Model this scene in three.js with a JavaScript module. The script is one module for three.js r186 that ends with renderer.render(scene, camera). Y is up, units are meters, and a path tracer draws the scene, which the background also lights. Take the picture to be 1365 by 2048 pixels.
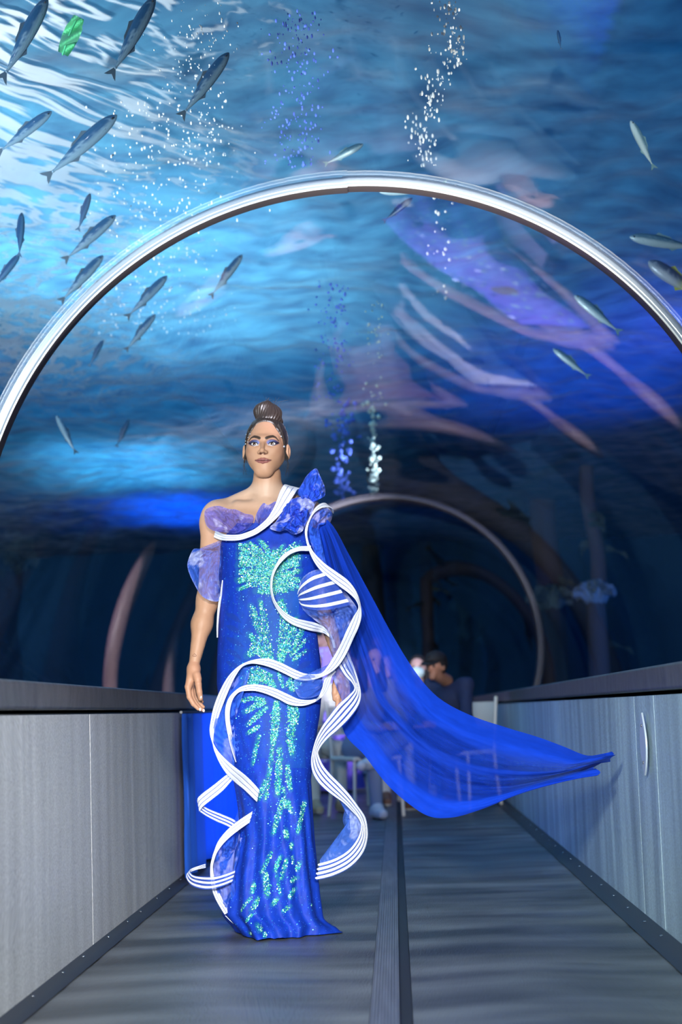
import * as THREE from 'three';
import { RectAreaLightUniformsLib } from 'three/addons/lights/RectAreaLightUniformsLib.js';
import { mergeGeometries, mergeVertices } from 'three/addons/utils/BufferGeometryUtils.js';
import { RoundedBoxGeometry } from 'three/addons/geometries/RoundedBoxGeometry.js';
import { ImprovedNoise } from 'three/addons/math/ImprovedNoise.js';
import { MarchingCubes } from 'three/addons/objects/MarchingCubes.js';

// ---------------------------------------------------------------- camera, sky, lights, exposure
const scene = new THREE.Scene();
const renderer = new THREE.WebGLRenderer({ antialias: true });
renderer.toneMapping = THREE.LinearToneMapping;
renderer.toneMappingExposure = 1.0;
renderer.shadowMap.enabled = true;
RectAreaLightUniformsLib.init();
scene.background = new THREE.Color(0.0012, 0.0035, 0.010);

const W = 1365, H = 2048, F = 3400, EYE = 0.8;              // focal length in pixels of the full frame
const camera = new THREE.PerspectiveCamera(2 * Math.atan(H / 2 / F) * 180 / Math.PI, W / H, 0.1, 80);
camera.position.set(0, EYE, 0);
camera.rotation.order = 'YXZ';
camera.rotation.set(0.11675, 0.0278, -0.0332);
camera.focus = 6.35;
camera.userData.fStop = 2.6;
scene.add(camera);
camera.updateMatrixWorld(true);

function rectLight(name, color, intensity, [x, y, z], w, h, target) {
  const l = new THREE.RectAreaLight(color, intensity, w, h);
  l.name = name; l.position.set(x, y, z); l.lookAt(...target); scene.add(l); return l;
}
function spotLight(name, color, intensity, [x, y, z], target, angle, penumbra, radius) {
  const l = new THREE.SpotLight(color, intensity, 0, angle, penumbra, 2);
  l.name = name; l.position.set(x, y, z); l.target.position.set(...target); scene.add(l, l.target);
  l.castShadow = true; l.shadow.radius = radius; l.shadow.mapSize.set(1024, 1024); return l;
}
const C = (r, g, b) => new THREE.Color().setRGB(r, g, b);
// stage lights from behind the photographer, then unseen fills added for walls and figures
spotLight('stage_spot', C(1, 0.955, 0.91), 158, [0.30, 2.05, 0.9], [-0.4, 0.95, -6.4], 0.22, 0.7, 8);
spotLight('stage_wash', C(0.90, 0.96, 1), 52, [-0.15, 2.3, 1.6], [-0.1, 0.2, -5.5], 0.66, 0.9, 10);
spotLight('left_wall_fill', C(1, 0.99, 0.97), 150, [0.75, 1.9, 0.6], [-1.08, 0.3, -3.6], 0.36, 0.9, 10);  // added fill that brightens the left wall
spotLight('right_wall_fill', C(0.86, 1, 0.98), 170, [-0.95, 1.9, 0.6], [0.9, 0.4, -8.0], 0.30, 0.9, 10);  // fill with no known fixture, added for the right wall
spotLight('blue_side_fill', C(0.05, 0.26, 1), 95, [2.7, 1.75, -10.4], [-1.06, 0.35, -10.4], 0.46, 0.7, 3);  // unseen blue spot added to light the blue cloth
spotLight('lilac_fill', C(0.66, 0.5, 1), 60, [2.7, 1.95, -16.8], [-0.66, 0.9, -17.2], 0.3, 0.7, 3);  // unseen lilac spot added for the mirrored woman
spotLight('far_figure_fill', C(0.85, 0.82, 1), 1500, [0.1, 2.72, 1.2], [-0.55, 1.1, -21.5], 0.065, 0.6, 3);  // narrow spot added so the far standing figures show in reflections
// lamps that hang over the tank's water, with two fills added among them
rectLight('tank_flood_white', C(0.70, 0.88, 1), 9, [-3.1, 5.3, -10.6], 2.6, 4.6, [-3.1, 0, -10.6]);
rectLight('haze_fill', C(0.66, 0.86, 1), 11, [-1.3, 5.2, -12.6], 1.8, 4.5, [-1.3, 0, -12.6]);  // added lamp standing in for pale haze in the water
rectLight('mid_water_fill', C(0.03, 0.30, 0.58), 5, [-2.2, 5.4, -16.5], 4, 4.5, [-2.2, 0, -16.5]);  // added to lift the dark band between the other lamps
rectLight('tank_flood_cyan', C(0.22, 0.68, 1), 14, [-3.2, 4.7, -21.5], 1.6, 4, [-3.2, 0, -21.5]);
rectLight('tank_flood_deep_blue', C(0.01, 0.14, 1), 22, [-3.2, 4.6, -26.5], 1.2, 4, [-3.2, 0, -26.5]);
rectLight('tank_flood_blue', C(0.006, 0.23, 0.60), 1.8, [1.0, 6.0, -8.5], 5, 9, [1.0, 0, -8.5]);
rectLight('tank_flood_violet', C(0.34, 0.18, 1), 6, [2.9, 5.0, -14], 1.2, 3, [2.9, 0, -14]);
rectLight('tank_flood_royal', C(0.004, 0.12, 1), 4.5, [2.0, 5.0, -16.5], 2.2, 5, [2.0, 0, -16.5]);
// unseen fill spots added in the water for bubbles, fish and end wall
spotLight('bubble_fill', C(1, 0.98, 0.9), 90, [1.95, 1.3, -4.5], [0.35, 3.5, -7.4], 0.30, 0.8, 2);
spotLight('column_fill', C(0.75, 0.8, 1), 480, [2.0, 2.6, -13.5], [-0.5, 3.0, -17.2], 0.24, 0.7, 2);
spotLight('fish_fill', C(0.82, 0.93, 1), 290, [-3.3, 0.5, -4.2], [-2.2, 3.8, -9.6], 0.74, 0.9, 4);
spotLight('teal_end_fill', C(0.03, 0.22, 0.42), 160, [-3.5, 1.0, -18], [-5.5, 1.5, -33], 0.7, 0.9, 4);
spotLight('navy_end_fill', C(0.008, 0.06, 0.3), 120, [3.5, 1.0, -16], [4.0, 1.8, -33], 0.7, 0.9, 4);

// ---------------------------------------------------------------- helpers
const _v = new THREE.Vector3();
function V(x, y, z) { return new THREE.Vector3(x, y, z); }
function at(px, py, z) {                                     // the point of the plane at depth z that was measured there
  const d = V((px - W / 2) / F, -(py - H / 2) / F, -1).applyQuaternion(camera.quaternion);
  return d.multiplyScalar((z - camera.position.z) / d.z).add(camera.position);
}
let seed = 12345;
function rnd() { seed = (seed * 1664525 + 1013904223) % 4294967296; return seed / 4294967296; }
const rr = (a, b) => a + (b - a) * rnd();
const TAU = Math.PI * 2;
const noise3 = (() => { const n = new ImprovedNoise(); return (x, y, z) => n.noise(x, y, z); })();
function fbm(x, y, z, o = 4) { let s = 0, a = 0.5, f = 1; for (let i = 0; i < o; i++) { s += a * noise3(x * f, y * f, z * f + i * 7.3); a *= 0.5; f *= 2.03; } return s; }
const lerp = (a, b, t) => a + (b - a) * t, clamp = (x, a = 0, b = 1) => Math.min(b, Math.max(a, x));
const smooth = (a, b, x) => { const t = clamp((x - a) / (b - a)); return t * t * (3 - 2 * t); };

const used = {};
function numbered(name) { const n = used[name] = (used[name] ?? -1) + 1; return n ? name + '_' + String(n).padStart(3, '0') : name; }
function shade(o) { o.traverse((m) => { if (m.isMesh) { m.castShadow = true; m.receiveShadow = true; } }); return o; }
function mesh(name, geo, material, parent) {
  const m = new THREE.Mesh(geo, material); m.castShadow = m.receiveShadow = true;
  m.name = parent ? name : numbered(name);
  (parent ?? scene).add(m); return m;
}
function tag(o, label, category, group, kind) {
  o.userData = { ...o.userData, ...(label && { label }), ...(category && { category }), ...(group && { group }), ...(kind && { kind }) };
  return o;
}
function thing(name, label, category, [x, y, z] = [0, 0, 0], turn = 0, group) {
  const o = new THREE.Group(); o.name = numbered(name); o.position.set(x, y, z); o.rotation.y = turn; scene.add(o);
  return tag(o, label, category, group);
}
function structure(o) { o.userData.kind = 'structure'; return o; }
const box = (w, h, d, x, y, z, r = 0.006) => (r ? new RoundedBoxGeometry(w, h, d, 2, r) : new THREE.BoxGeometry(w, h, d)).translate(x, y, z);
function std(color, roughness, o = {}) { return new THREE.MeshPhysicalMaterial({ color, roughness, ...o }); }
function dataTexture(w, h, fn, { srgb = false, repeat } = {}) {  // fn(u, v) -> [r, g, b] or one number, 0 to 1
  const d = new Uint8Array(w * h * 4);
  for (let j = 0; j < h; j++) for (let i = 0; i < w; i++) {
    let c = fn((i + 0.5) / w, (j + 0.5) / h); if (typeof c === 'number') c = [c, c, c];
    const k = (j * w + i) * 4; for (let q = 0; q < 3; q++) d[k + q] = 255 * clamp(c[q]); d[k + 3] = 255 * clamp(c[3] ?? 1);
  }
  const t = new THREE.DataTexture(d, w, h); t.magFilter = THREE.LinearFilter; t.minFilter = THREE.LinearMipmapLinearFilter; t.generateMipmaps = true;
  t.wrapS = t.wrapT = THREE.RepeatWrapping; if (repeat) t.repeat.set(...repeat);
  if (srgb) t.colorSpace = THREE.SRGBColorSpace; t.needsUpdate = true; return t;
}
// noise that repeats over a unit square: fx, fy are counts of lumps
function tileNoise(u, v, fx, fy, z = 0, o = 3) {
  let s = 0, a = 0.5; for (let i = 0; i < o; i++) {
    const A = u * 2 * Math.PI, B = v * 2 * Math.PI, q = fx / (2 * Math.PI), p = fy / (2 * Math.PI);
    s += a * noise3(Math.cos(A) * q + Math.cos(B) * p * 0.71 + z, Math.sin(A) * q + 31.7 - Math.cos(B) * 0.37 * p, Math.sin(B) * p + 7.1 * i); a *= 0.5; fx *= 2; fy *= 2;
  } return s;
}
function grid(nu, nv, fn) {                                  // a sheet; fn(u, v) -> [x, y, z]
  const p = [], uv = [], ix = [];
  for (let j = 0; j <= nv; j++) for (let i = 0; i <= nu; i++) { const q = fn(i / nu, j / nv); p.push(q.x ?? q[0], q.y ?? q[1], q.z ?? q[2]); uv.push(i / nu, j / nv); }
  for (let j = 0; j < nv; j++) for (let i = 0; i < nu; i++) { const a = j * (nu + 1) + i, b = a + 1, c = a + nu + 1, d = c + 1; ix.push(a, b, d, a, d, c); }
  const g = new THREE.BufferGeometry();
  g.setAttribute('position', new THREE.Float32BufferAttribute(p, 3)); g.setAttribute('uv', new THREE.Float32BufferAttribute(uv, 2)); g.setIndex(ix); g.computeVertexNormals(); return g;
}
function curve(points) { return new THREE.CatmullRomCurve3(points.map((p) => p.isVector3 ? p : V(...p)), false, 'centripetal'); }
function tube(points, r, n = 32, m = 8) { return new THREE.TubeGeometry(curve(points), n, r, m); }
// ---------------------------------------------------------------- shapes from distance fields
function isosurface(field, min, max, cell, colorOf) {
  const n = [0, 1, 2].map((k) => Math.ceil((max[k] - min[k]) / cell / 4) * 4 + 1), [nx, ny, nz] = n, val = new Float32Array(nx * ny * nz);
  const id = (i, j, k) => (k * ny + j) * nx + i, P = (i, k) => min[k] + i * cell;
  for (let k = 0; k < nz; k += 4) for (let j = 0; j < ny; j += 4) for (let i = 0; i < nx; i += 4) {
    const c = field(P(i + 2, 0), P(j + 2, 1), P(k + 2, 2)), far = Math.abs(c) > cell * 6.5;
    for (let c3 = k; c3 < Math.min(k + 4, nz); c3++) for (let b = j; b < Math.min(j + 4, ny); b++) for (let a = i; a < Math.min(i + 4, nx); a++) val[id(a, b, c3)] = far ? c : field(P(a, 0), P(b, 1), P(c3, 2));
  }
  const vert = new Int32Array(nx * ny * nz).fill(-1), pos = [], ix = [];
  const E = [[0, 1], [0, 2], [0, 4], [1, 3], [1, 5], [2, 3], [2, 6], [3, 7], [4, 5], [4, 6], [5, 7], [6, 7]];
  for (let k = 0; k < nz - 1; k++) for (let j = 0; j < ny - 1; j++) for (let i = 0; i < nx - 1; i++) {
    const v = [0, 1, 2, 3, 4, 5, 6, 7].map((q) => val[id(i + (q & 1), j + ((q >> 1) & 1), k + (q >> 2))]);
    let m = 0; for (let q = 0; q < 8; q++) if (v[q] < 0) m++;
    if (m === 0 || m === 8) continue;
    let x = 0, y = 0, z = 0, c = 0;
    for (const [a, b] of E) if ((v[a] < 0) !== (v[b] < 0)) {
      const t = v[a] / (v[a] - v[b]); x += lerp(a & 1, b & 1, t); y += lerp((a >> 1) & 1, (b >> 1) & 1, t); z += lerp(a >> 2, b >> 2, t); c++;
    }
    vert[id(i, j, k)] = pos.length / 3; pos.push(P(i + x / c, 0), P(j + y / c, 1), P(k + z / c, 2));
  }
  const quad = (a, b, c, d, flip) => { if (a < 0 || b < 0 || c < 0 || d < 0) return; flip ? ix.push(a, c, b, a, d, c) : ix.push(a, b, c, a, c, d); };
  for (let k = 1; k < nz - 1; k++) for (let j = 1; j < ny - 1; j++) for (let i = 1; i < nx - 1; i++) {
    const s = val[id(i, j, k)] < 0;
    if (s !== val[id(i + 1, j, k)] < 0) quad(vert[id(i, j - 1, k - 1)], vert[id(i, j, k - 1)], vert[id(i, j, k)], vert[id(i, j - 1, k)], !s);
    if (s !== val[id(i, j + 1, k)] < 0) quad(vert[id(i - 1, j, k - 1)], vert[id(i - 1, j, k)], vert[id(i, j, k)], vert[id(i, j, k - 1)], !s);
    if (s !== val[id(i, j, k + 1)] < 0) quad(vert[id(i - 1, j - 1, k)], vert[id(i, j - 1, k)], vert[id(i, j, k)], vert[id(i - 1, j, k)], !s);
  }
  const g = new THREE.BufferGeometry();
  g.setAttribute('position', new THREE.Float32BufferAttribute(pos, 3)); g.setIndex(ix); g.computeVertexNormals();
  if (colorOf) { const c = []; for (let q = 0; q < pos.length; q += 3) c.push(...colorOf(pos[q], pos[q + 1], pos[q + 2])); g.setAttribute('color', new THREE.Float32BufferAttribute(c, 3)); }
  return g;
}
const smin = (a, b, k) => { const h = Math.max(k - Math.abs(a - b), 0) / k; return Math.min(a, b) - h * h * k * 0.25; };
const smax = (a, b, k) => -smin(-a, -b, k);
function bone(a, b, ra, rb) {                                // a tapered capsule
  const ax = a.x, ay = a.y, az = a.z, dx = b.x - ax, dy = b.y - ay, dz = b.z - az, l2 = dx * dx + dy * dy + dz * dz || 1e-9;
  return (x, y, z) => { const t = clamp(((x - ax) * dx + (y - ay) * dy + (z - az) * dz) / l2); const qx = x - ax - t * dx, qy = y - ay - t * dy, qz = z - az - t * dz; return Math.sqrt(qx * qx + qy * qy + qz * qz) - (ra + (rb - ra) * t); };
}
function blob(c, rx, ry, rz) {                               // an ellipsoid
  const m = Math.min(rx, ry, rz);
  return (x, y, z) => { const a = (x - c.x) / rx, b = (y - c.y) / ry, d = (z - c.z) / rz, k = Math.sqrt(a * a + b * b + d * d), g = Math.sqrt(a * a / rx / rx + b * b / ry / ry + d * d / rz / rz); return g > 1e-6 ? k * (k - 1) / g : -m; };
}
const union = (fs, k) => (x, y, z) => { let d = fs[0](x, y, z); for (let i = 1; i < fs.length; i++) d = smin(d, fs[i](x, y, z), k); return d; };
function boundsOf(points, pad) { const b = new THREE.Box3().setFromPoints(points).expandByScalar(pad); return [b.min.toArray(), b.max.toArray()]; }
function paint(g, r, gg, b) { const c = new Float32Array(g.attributes.position.count * 3); for (let i = 0; i < c.length; i += 3) { c[i] = r; c[i + 1] = gg; c[i + 2] = b; } g.setAttribute('color', new THREE.BufferAttribute(c, 3)); return g; }
function bare(g) { const o = g.index ? g : g; for (const k of Object.keys(o.attributes)) if (!['position', 'normal', 'color'].includes(k)) o.deleteAttribute(k); return o; }
// ---------------------------------------------------------------- the tunnel
const FAR = -30, NEAR = 2.4;
const RT = 1.65, ringZ = [-7.0, -18.4];                      // tube radius, depth of the two joint rings seen
const ringC = [at(728, 1134, ringZ[0]), at(776, 1296, ringZ[1])];
function axisAt(z) { const t = (z - ringZ[0]) / (ringZ[1] - ringZ[0]); return V(lerp(ringC[0].x, ringC[1].x, t), lerp(ringC[0].y, ringC[1].y, t), z); }
console.log('axis', ringC[0].toArray(), ringC[1].toArray());

// ---- floor: two rubber mats, the middle strip, edge strips with screws
const rubberMap = dataTexture(512, 1024, (u, v) => {
  const s = clamp(0.45 + 1.25 * tileNoise(u, v, 1.2, 44, 3.3, 3) + 0.5 * tileNoise(u, v, 2, 9, 8.1, 2)), g = tileNoise(u, v, 190, 190, 9, 1) * 0.18;
  const k = 0.05 + 0.15 * s + 0.06 * g; return [k * 0.98, k * 1.06, k * 1.14];  // cross bands colour in the mat's reflected streaks
});
const rubberRough = dataTexture(256, 512, (u, v) => 0.44 + 0.32 * tileNoise(u, v, 1.5, 40, 5.5, 2));
const rubberBump = dataTexture(512, 1024, (u, v) => 0.5 + 0.5 * tileNoise(u, v, 1.5, 34, 2.2, 2) + 0.12 * tileNoise(u, v, 200, 300, 1, 1));
const rubber = std(0xffffff, 1, { map: rubberMap, roughnessMap: rubberRough, bumpMap: rubberBump, bumpScale: 0.011, specularIntensity: 0.9 });
for (const t of [rubberMap, rubberRough, rubberBump]) t.repeat.set(1, 3.4);
const slab = structure(mesh('floor', box(3.6, 0.12, NEAR - FAR, -0.1, -0.078, (NEAR + FAR) / 2, 0), std(C(0.02, 0.022, 0.025), 0.8)));
function flat(x0, x1, y, z0 = FAR, z1 = NEAR, th = 0.016) { const g = new THREE.BoxGeometry(x1 - x0, th, z1 - z0, 1, 1, 60); g.translate((x0 + x1) / 2, y - th / 2, (z0 + z1) / 2); return g; }
mesh('rubber_mat', flat(-1.03, -0.097, 0), rubber, slab);
mesh('rubber_mat', flat(0.018, 0.815, 0), rubber, slab);
const stripMap = dataTexture(128, 256, (u, v) => { const gr = Math.abs(((u * 9) % 1) - 0.5) < 0.16 ? 0.5 : 1; const k = (0.24 + 0.12 * tileNoise(u, v, 3, 14, 8, 3)) * gr; return [k, k * 1.05, k * 1.15]; });
stripMap.repeat.set(1, 8);
mesh('centre_strip', flat(-0.095, -0.018, 0.006), std(0xffffff, 0.38, { map: stripMap, metalness: 0.5, bumpMap: stripMap, bumpScale: 0.003 }), slab);
mesh('rubber_joint', flat(-0.0175, 0.0165, -0.004), std(C(0.012, 0.013, 0.016), 0.6), slab);
const edgeMat = std(C(0.03, 0.032, 0.038), 0.5);
for (const s of [-1, 1]) {
  const x0 = s < 0 ? -1.025 : 0.812, x1 = s < 0 ? -1.085 : 0.895;
  const e = structure(mesh(s < 0 ? 'baseboard_left' : 'baseboard_right', grid(8, 40, (u, v) => [lerp(x0, x1 + s * 0.05, u), u < 0.06 ? 0.004 : 0.008 + 0.03 * u, lerp(NEAR, FAR, v)]), edgeMat));
  const screw = new THREE.SphereGeometry(0.0055, 10, 6).scale(1, 0.5, 1), steel = std(C(0.55, 0.57, 0.6), 0.25, { metalness: 1 });
  for (let z = -1.5; z > -14; z -= 0.42) mesh('screw', screw.clone().translate(lerp(x0, x1, 0.52), 0.0265, z - 0.1 * rnd()), steel, e);
}

// ---- low side walls of brushed panels under a dark cap
function brushed(tone, blue, zseed) {
  return dataTexture(1024, 512, (u, v) => {
    const st = 0.5 + 0.6 * tileNoise(u, v, 24, 0.7, zseed, 4) + 0.22 * tileNoise(u, v, 5, 1.2, zseed + 4, 2), gr = 0.5 + 0.9 * tileNoise(u, v, 420, 190, zseed + 2, 1);
    const k = tone * (blue > 0.5 ? 0.30 + 1.0 * clamp(st) : 0.58 + 0.5 * clamp(st)) * (0.62 + 0.72 * gr), q = clamp(st * 1.1);
    return [k * lerp(0.97, lerp(0.62, 0.80, q), blue), k * lerp(0.99, lerp(0.82, 0.98, q), blue), k];
  });
}
const brushedBump = dataTexture(512, 256, (u, v) => 0.5 + 0.5 * tileNoise(u, v, 60, 1, 4.4, 3) + 0.2 * tileNoise(u, v, 200, 100, 1.4, 1)); brushedBump.repeat.set(0.5, 1);
const leftMap = brushed(0.78, 0.05, 3), rightMap = brushed(0.80, 1, 13);  // blue streaks of light on the right wall are in its map
const wallMat = {
  left: std(0xffffff, 0.46, { map: leftMap, metalness: 0.12, bumpMap: brushedBump, bumpScale: 0.003 }),
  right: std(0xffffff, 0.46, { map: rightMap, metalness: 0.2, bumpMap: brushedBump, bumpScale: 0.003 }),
};
const capMap = dataTexture(512, 128, (u, v) => { const k = 0.09 + 0.07 * tileNoise(u, v, 40, 3, 6, 3) + 0.03 * tileNoise(u, v, 200, 60, 8, 1); return [k * 1.02, k, k * 1.02]; }); capMap.repeat.set(3, 1);
const capMat = std(0xffffff, 0.42, { map: capMap });
for (const s of [-1, 1]) {
  const side = s < 0 ? 'left' : 'right', x = s < 0 ? -1.08 : 0.89;
  const core = structure(mesh('wall_' + side, box(0.66, 0.86, NEAR - FAR, x + s * 0.345, 0.37, (NEAR + FAR) / 2, 0), std(C(0.02, 0.022, 0.026), 0.9)));
  const cuts = s < 0 ? [NEAR, -2.6, -6.02, -8.85, -12, -15, -18.4, -22, -26, FAR] : [NEAR, -2.4, -5.92, -6.4, -9.3, -12, -15, -18.4, -22, -26, FAR];
  for (let i = 0; i + 1 < cuts.length; i++) {
    const d = cuts[i] - cuts[i + 1], g = box(0.02, 0.8, d - 0.006, x + s * 0.01, 0.42, (cuts[i] + cuts[i + 1]) / 2, 0.0012);
    const p = g.attributes.position, uv = g.attributes.uv;   // uv in metres: along the tunnel, up
    for (let k = 0; k < p.count; k++) uv.setXY(k, -p.getZ(k) / 3.1 + i * 0.13, p.getY(k) / 1.0);
    mesh('wall_panel', g, wallMat[side], core);
  }
  const cap = structure(mesh('trim', box(0.72, 0.085, NEAR - FAR, x + s * 0.345, 0.877, (NEAR + FAR) / 2, 0.012), capMat)); cap.name = s < 0 ? 'trim_1' : 'trim_2';
  const p = cap.geometry.attributes.position, uv = cap.geometry.attributes.uv; for (let k = 0; k < p.count; k++) uv.setXY(k, p.getZ(k) / 6, p.getY(k) * 4 + p.getX(k) * 3);
}
// ---- the acrylic tube, in three bent panes, and the polished joint rings
const acrylic = new THREE.MeshPhysicalMaterial({ color: C(0.97, 0.985, 1), roughness: 0.0, transmission: 1, thickness: 0, ior: 1.46 });
const panes = [[NEAR, ringZ[0]], [ringZ[0], ringZ[1]], [ringZ[1], FAR]];
const A0 = -0.31, A1 = Math.PI + 0.31;
panes.forEach(([z0, z1], n) => {
  const g = grid(96, Math.ceil((z0 - z1) * 2), (u, v) => { const a = lerp(A0, A1, u), z = lerp(z0, z1, v), c = axisAt(z); return [c.x + RT * Math.cos(a), c.y + RT * Math.sin(a), z]; });
  structure(mesh('window_' + (n + 1), g, acrylic));
});
const ringSteel = std(C(0.70, 0.78, 0.88), 0.2, { metalness: 0.35, clearcoat: 0.6 }), ringEdge = std(C(0.95, 0.95, 0.93), 0.4), ringDark = std(C(0.10, 0.075, 0.07), 0.35);
function ringPiece(profile, c, a0, a1, n = 120) {             // profile: [radius, z] pairs, swept about the axis
  return grid(n, profile.length - 1, (u, v) => { const [r, dz] = profile[Math.round(v * (profile.length - 1))], a = lerp(a0, a1, u); return [c.x + r * Math.cos(a), c.y + r * Math.sin(a), c.z + dz]; });
}
function bead(r, dz, w, n = 10) { return Array.from({ length: n + 1 }, (_, i) => { const a = i / n * 2 * Math.PI; return [r + w * Math.cos(a), dz + w * Math.sin(a)]; }); }
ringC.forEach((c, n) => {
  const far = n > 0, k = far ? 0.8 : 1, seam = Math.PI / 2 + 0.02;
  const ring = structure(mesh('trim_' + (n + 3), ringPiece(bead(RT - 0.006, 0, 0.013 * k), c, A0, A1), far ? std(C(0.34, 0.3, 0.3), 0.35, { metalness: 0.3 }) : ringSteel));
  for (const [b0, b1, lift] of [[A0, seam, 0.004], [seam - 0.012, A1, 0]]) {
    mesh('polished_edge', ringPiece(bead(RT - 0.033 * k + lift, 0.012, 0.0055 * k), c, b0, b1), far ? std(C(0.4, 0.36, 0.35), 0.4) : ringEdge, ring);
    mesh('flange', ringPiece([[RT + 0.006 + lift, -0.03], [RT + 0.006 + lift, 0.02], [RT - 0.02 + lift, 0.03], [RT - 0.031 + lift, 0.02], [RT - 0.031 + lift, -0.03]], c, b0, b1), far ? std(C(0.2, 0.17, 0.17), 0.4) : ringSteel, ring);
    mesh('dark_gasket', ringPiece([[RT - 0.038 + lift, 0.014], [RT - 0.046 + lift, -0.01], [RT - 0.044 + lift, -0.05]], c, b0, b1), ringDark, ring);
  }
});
// ---- ends of the tunnel
const dark = std(C(0.01, 0.014, 0.022), 0.85);
structure(mesh('wall_back', box(3.8, 3.6, 0.2, -0.1, 1.7, NEAR + 0.1, 0), dark));

{
  let z = -5; for (let i = 0; i < 60 && at(1290, 1488, z).x < 0.877; i++) z -= 0.05;
  const c = at(1290, 1488, z), p = thing('wall_plate', 'pointed oval metal plate screwed to the right wall panel', 'plate', [0.876, c.y, c.z]);
  const sh = new THREE.Shape(); sh.moveTo(0, 0.108); sh.quadraticCurveTo(0.085, 0.03, 0.066, -0.02); sh.quadraticCurveTo(0.05, -0.08, 0, -0.108); sh.quadraticCurveTo(-0.085, -0.03, -0.066, 0.02); sh.quadraticCurveTo(-0.05, 0.08, 0, 0.108);
  mesh('plate', new THREE.ExtrudeGeometry(sh, { depth: 0.003, bevelEnabled: true, bevelSize: 0.002, bevelThickness: 0.002, bevelSegments: 2, curveSegments: 16 }).rotateY(-Math.PI / 2), std(C(0.62, 0.68, 0.78), 0.4, { metalness: 0.3 }), p);
  for (const y of [0.065, -0.065]) mesh('screw', new THREE.SphereGeometry(0.006, 10, 6).scale(0.6, 1, 1).translate(-0.006, y, 0), std(C(0.3, 0.3, 0.32), 0.3, { metalness: 0.8 }), p);
}
// ---------------------------------------------------------------- the tank round the tube
const TX = 7.2, WATER = 4.0, TZ0 = 3.2, TZ1 = -33;
const rockMat = (c) => std(c, 0.95, { bumpMap: dataTexture(256, 256, (u, v) => 0.5 + tileNoise(u, v, 6, 6, 2, 4), { repeat: [6, 3] }), bumpScale: 0.12 });
const tankBlue = rockMat(C(0.02, 0.10, 0.19));
function tankWall(name, nu, nv, fn) { return structure(mesh(name, grid(nu, nv, fn), tankBlue)); }
tankWall('wall_west', 90, 20, (u, v) => [-TX + 0.5 * fbm(u * 14, v * 4, 1), lerp(-0.6, 7, v), lerp(TZ0, TZ1, u)]);
tankWall('wall_east', 90, 20, (u, v) => [TX - 0.8 + 0.5 * fbm(u * 14, v * 4, 5), lerp(-0.6, 7, v), lerp(TZ0, TZ1, u)]);
tankWall('wall_north', 40, 20, (u, v) => [lerp(-TX - 0.5, TX + 0.5, u), lerp(-0.6, 7, v), TZ1 + 0.5 * fbm(u * 8, v * 4, 9)]);
tankWall('wall_south', 4, 4, (u, v) => [lerp(-TX - 0.5, TX + 0.5, u), lerp(-0.6, 7, v), TZ0]);
structure(mesh('ceiling', box(16, 0.2, 38, 0, 7, -15, 0), std(C(0.03, 0.04, 0.06), 0.9)));
for (const s of [-1, 1]) { const b = mesh(s < 0 ? 'ground_left' : 'ground_right', grid(30, 90, (u, v) => [s * lerp(1.6, 7.6, u), -0.05 + 0.35 * fbm(u * 5, v * 20, 3 + s) , lerp(TZ0, TZ1, v)]), tankBlue); structure(b); }

// the water's surface, seen from below: real waves, ripples toned in colour, foam and caustics under the white flood
const rippleMap = dataTexture(512, 1024, (u, v) => { const b = tileNoise(u, v, 14, 34, 6.1, 4), c = clamp(0.5 + 1.1 * b); return [0.04 + 0.055 * c, 0.125 + 0.17 * c, 0.22 + 0.19 * c]; });
rippleMap.repeat.set(4, 6);
const waterMat = new THREE.MeshPhysicalMaterial({ map: rippleMap, roughness: 0.95, transmission: 0.6, thickness: 0, ior: 1.1, side: THREE.DoubleSide });
const wave = (x, z) => WATER + 0.16 * fbm(x * 0.9, z * 0.55, 2.2, 4) + 0.05 * fbm(x * 3.2, z * 2, 8, 2);
structure(mesh('water_surface', grid(220, 560, (u, v) => { const x = lerp(-7.4, 7.0, u), z = lerp(TZ0, TZ1, v); return [x, wave(x, z), z]; }), waterMat));
{
  const fx0 = -6.2, fx1 = 0.6, fz0 = -5, fz1 = -19;
  const foamCausticMap = dataTexture(1024, 1536, (u, v) => {  // bright caustics and foam share one white pattern
    const w = 0.02 * tileNoise(u, v, 12, 22, 3, 2), a = tileNoise(u + w, v + w, 34, 62, 1.3, 4), b = tileNoise(u + w, v, 90, 150, 6.1, 2), big = tileNoise(u, v, 6, 11, 12.5, 3);
    const x = lerp(fx0, fx1, u), z = lerp(fz0, fz1, v), edge = smooth(-0.1, -1.9, x - 0.16 * (z + 9)) * smooth(fz0, fz0 - 1.2, z) * smooth(fz1, fz1 + 4, z) * smooth(fx0, fx0 + 1, x);
    const ridge = 1 - Math.abs(a) * 6, f = edge * smooth(0.3, 0.75, ridge * 0.7 + 1.0 * b + 1.2 * big + (edge - 0.55) * 0.8); return [f, f, f];
  });
  foamCausticMap.wrapS = foamCausticMap.wrapT = THREE.ClampToEdgeWrapping;
  const foam = mesh('foam_caustics', grid(110, 220, (u, v) => { const x = lerp(fx0, fx1, u), z = lerp(fz0, fz1, v); return [x, wave(x, z) - 0.025, z]; }), new THREE.MeshPhysicalMaterial({ color: C(0.9, 0.95, 0.95), roughness: 0.95, alphaMap: foamCausticMap, transparent: true, transmission: 0.5, thickness: 0, ior: 1.1, side: THREE.DoubleSide }));
  tag(foam, 'white foam and caustic light on the water surface at the upper left', 'foam', null, 'stuff');
}
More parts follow.
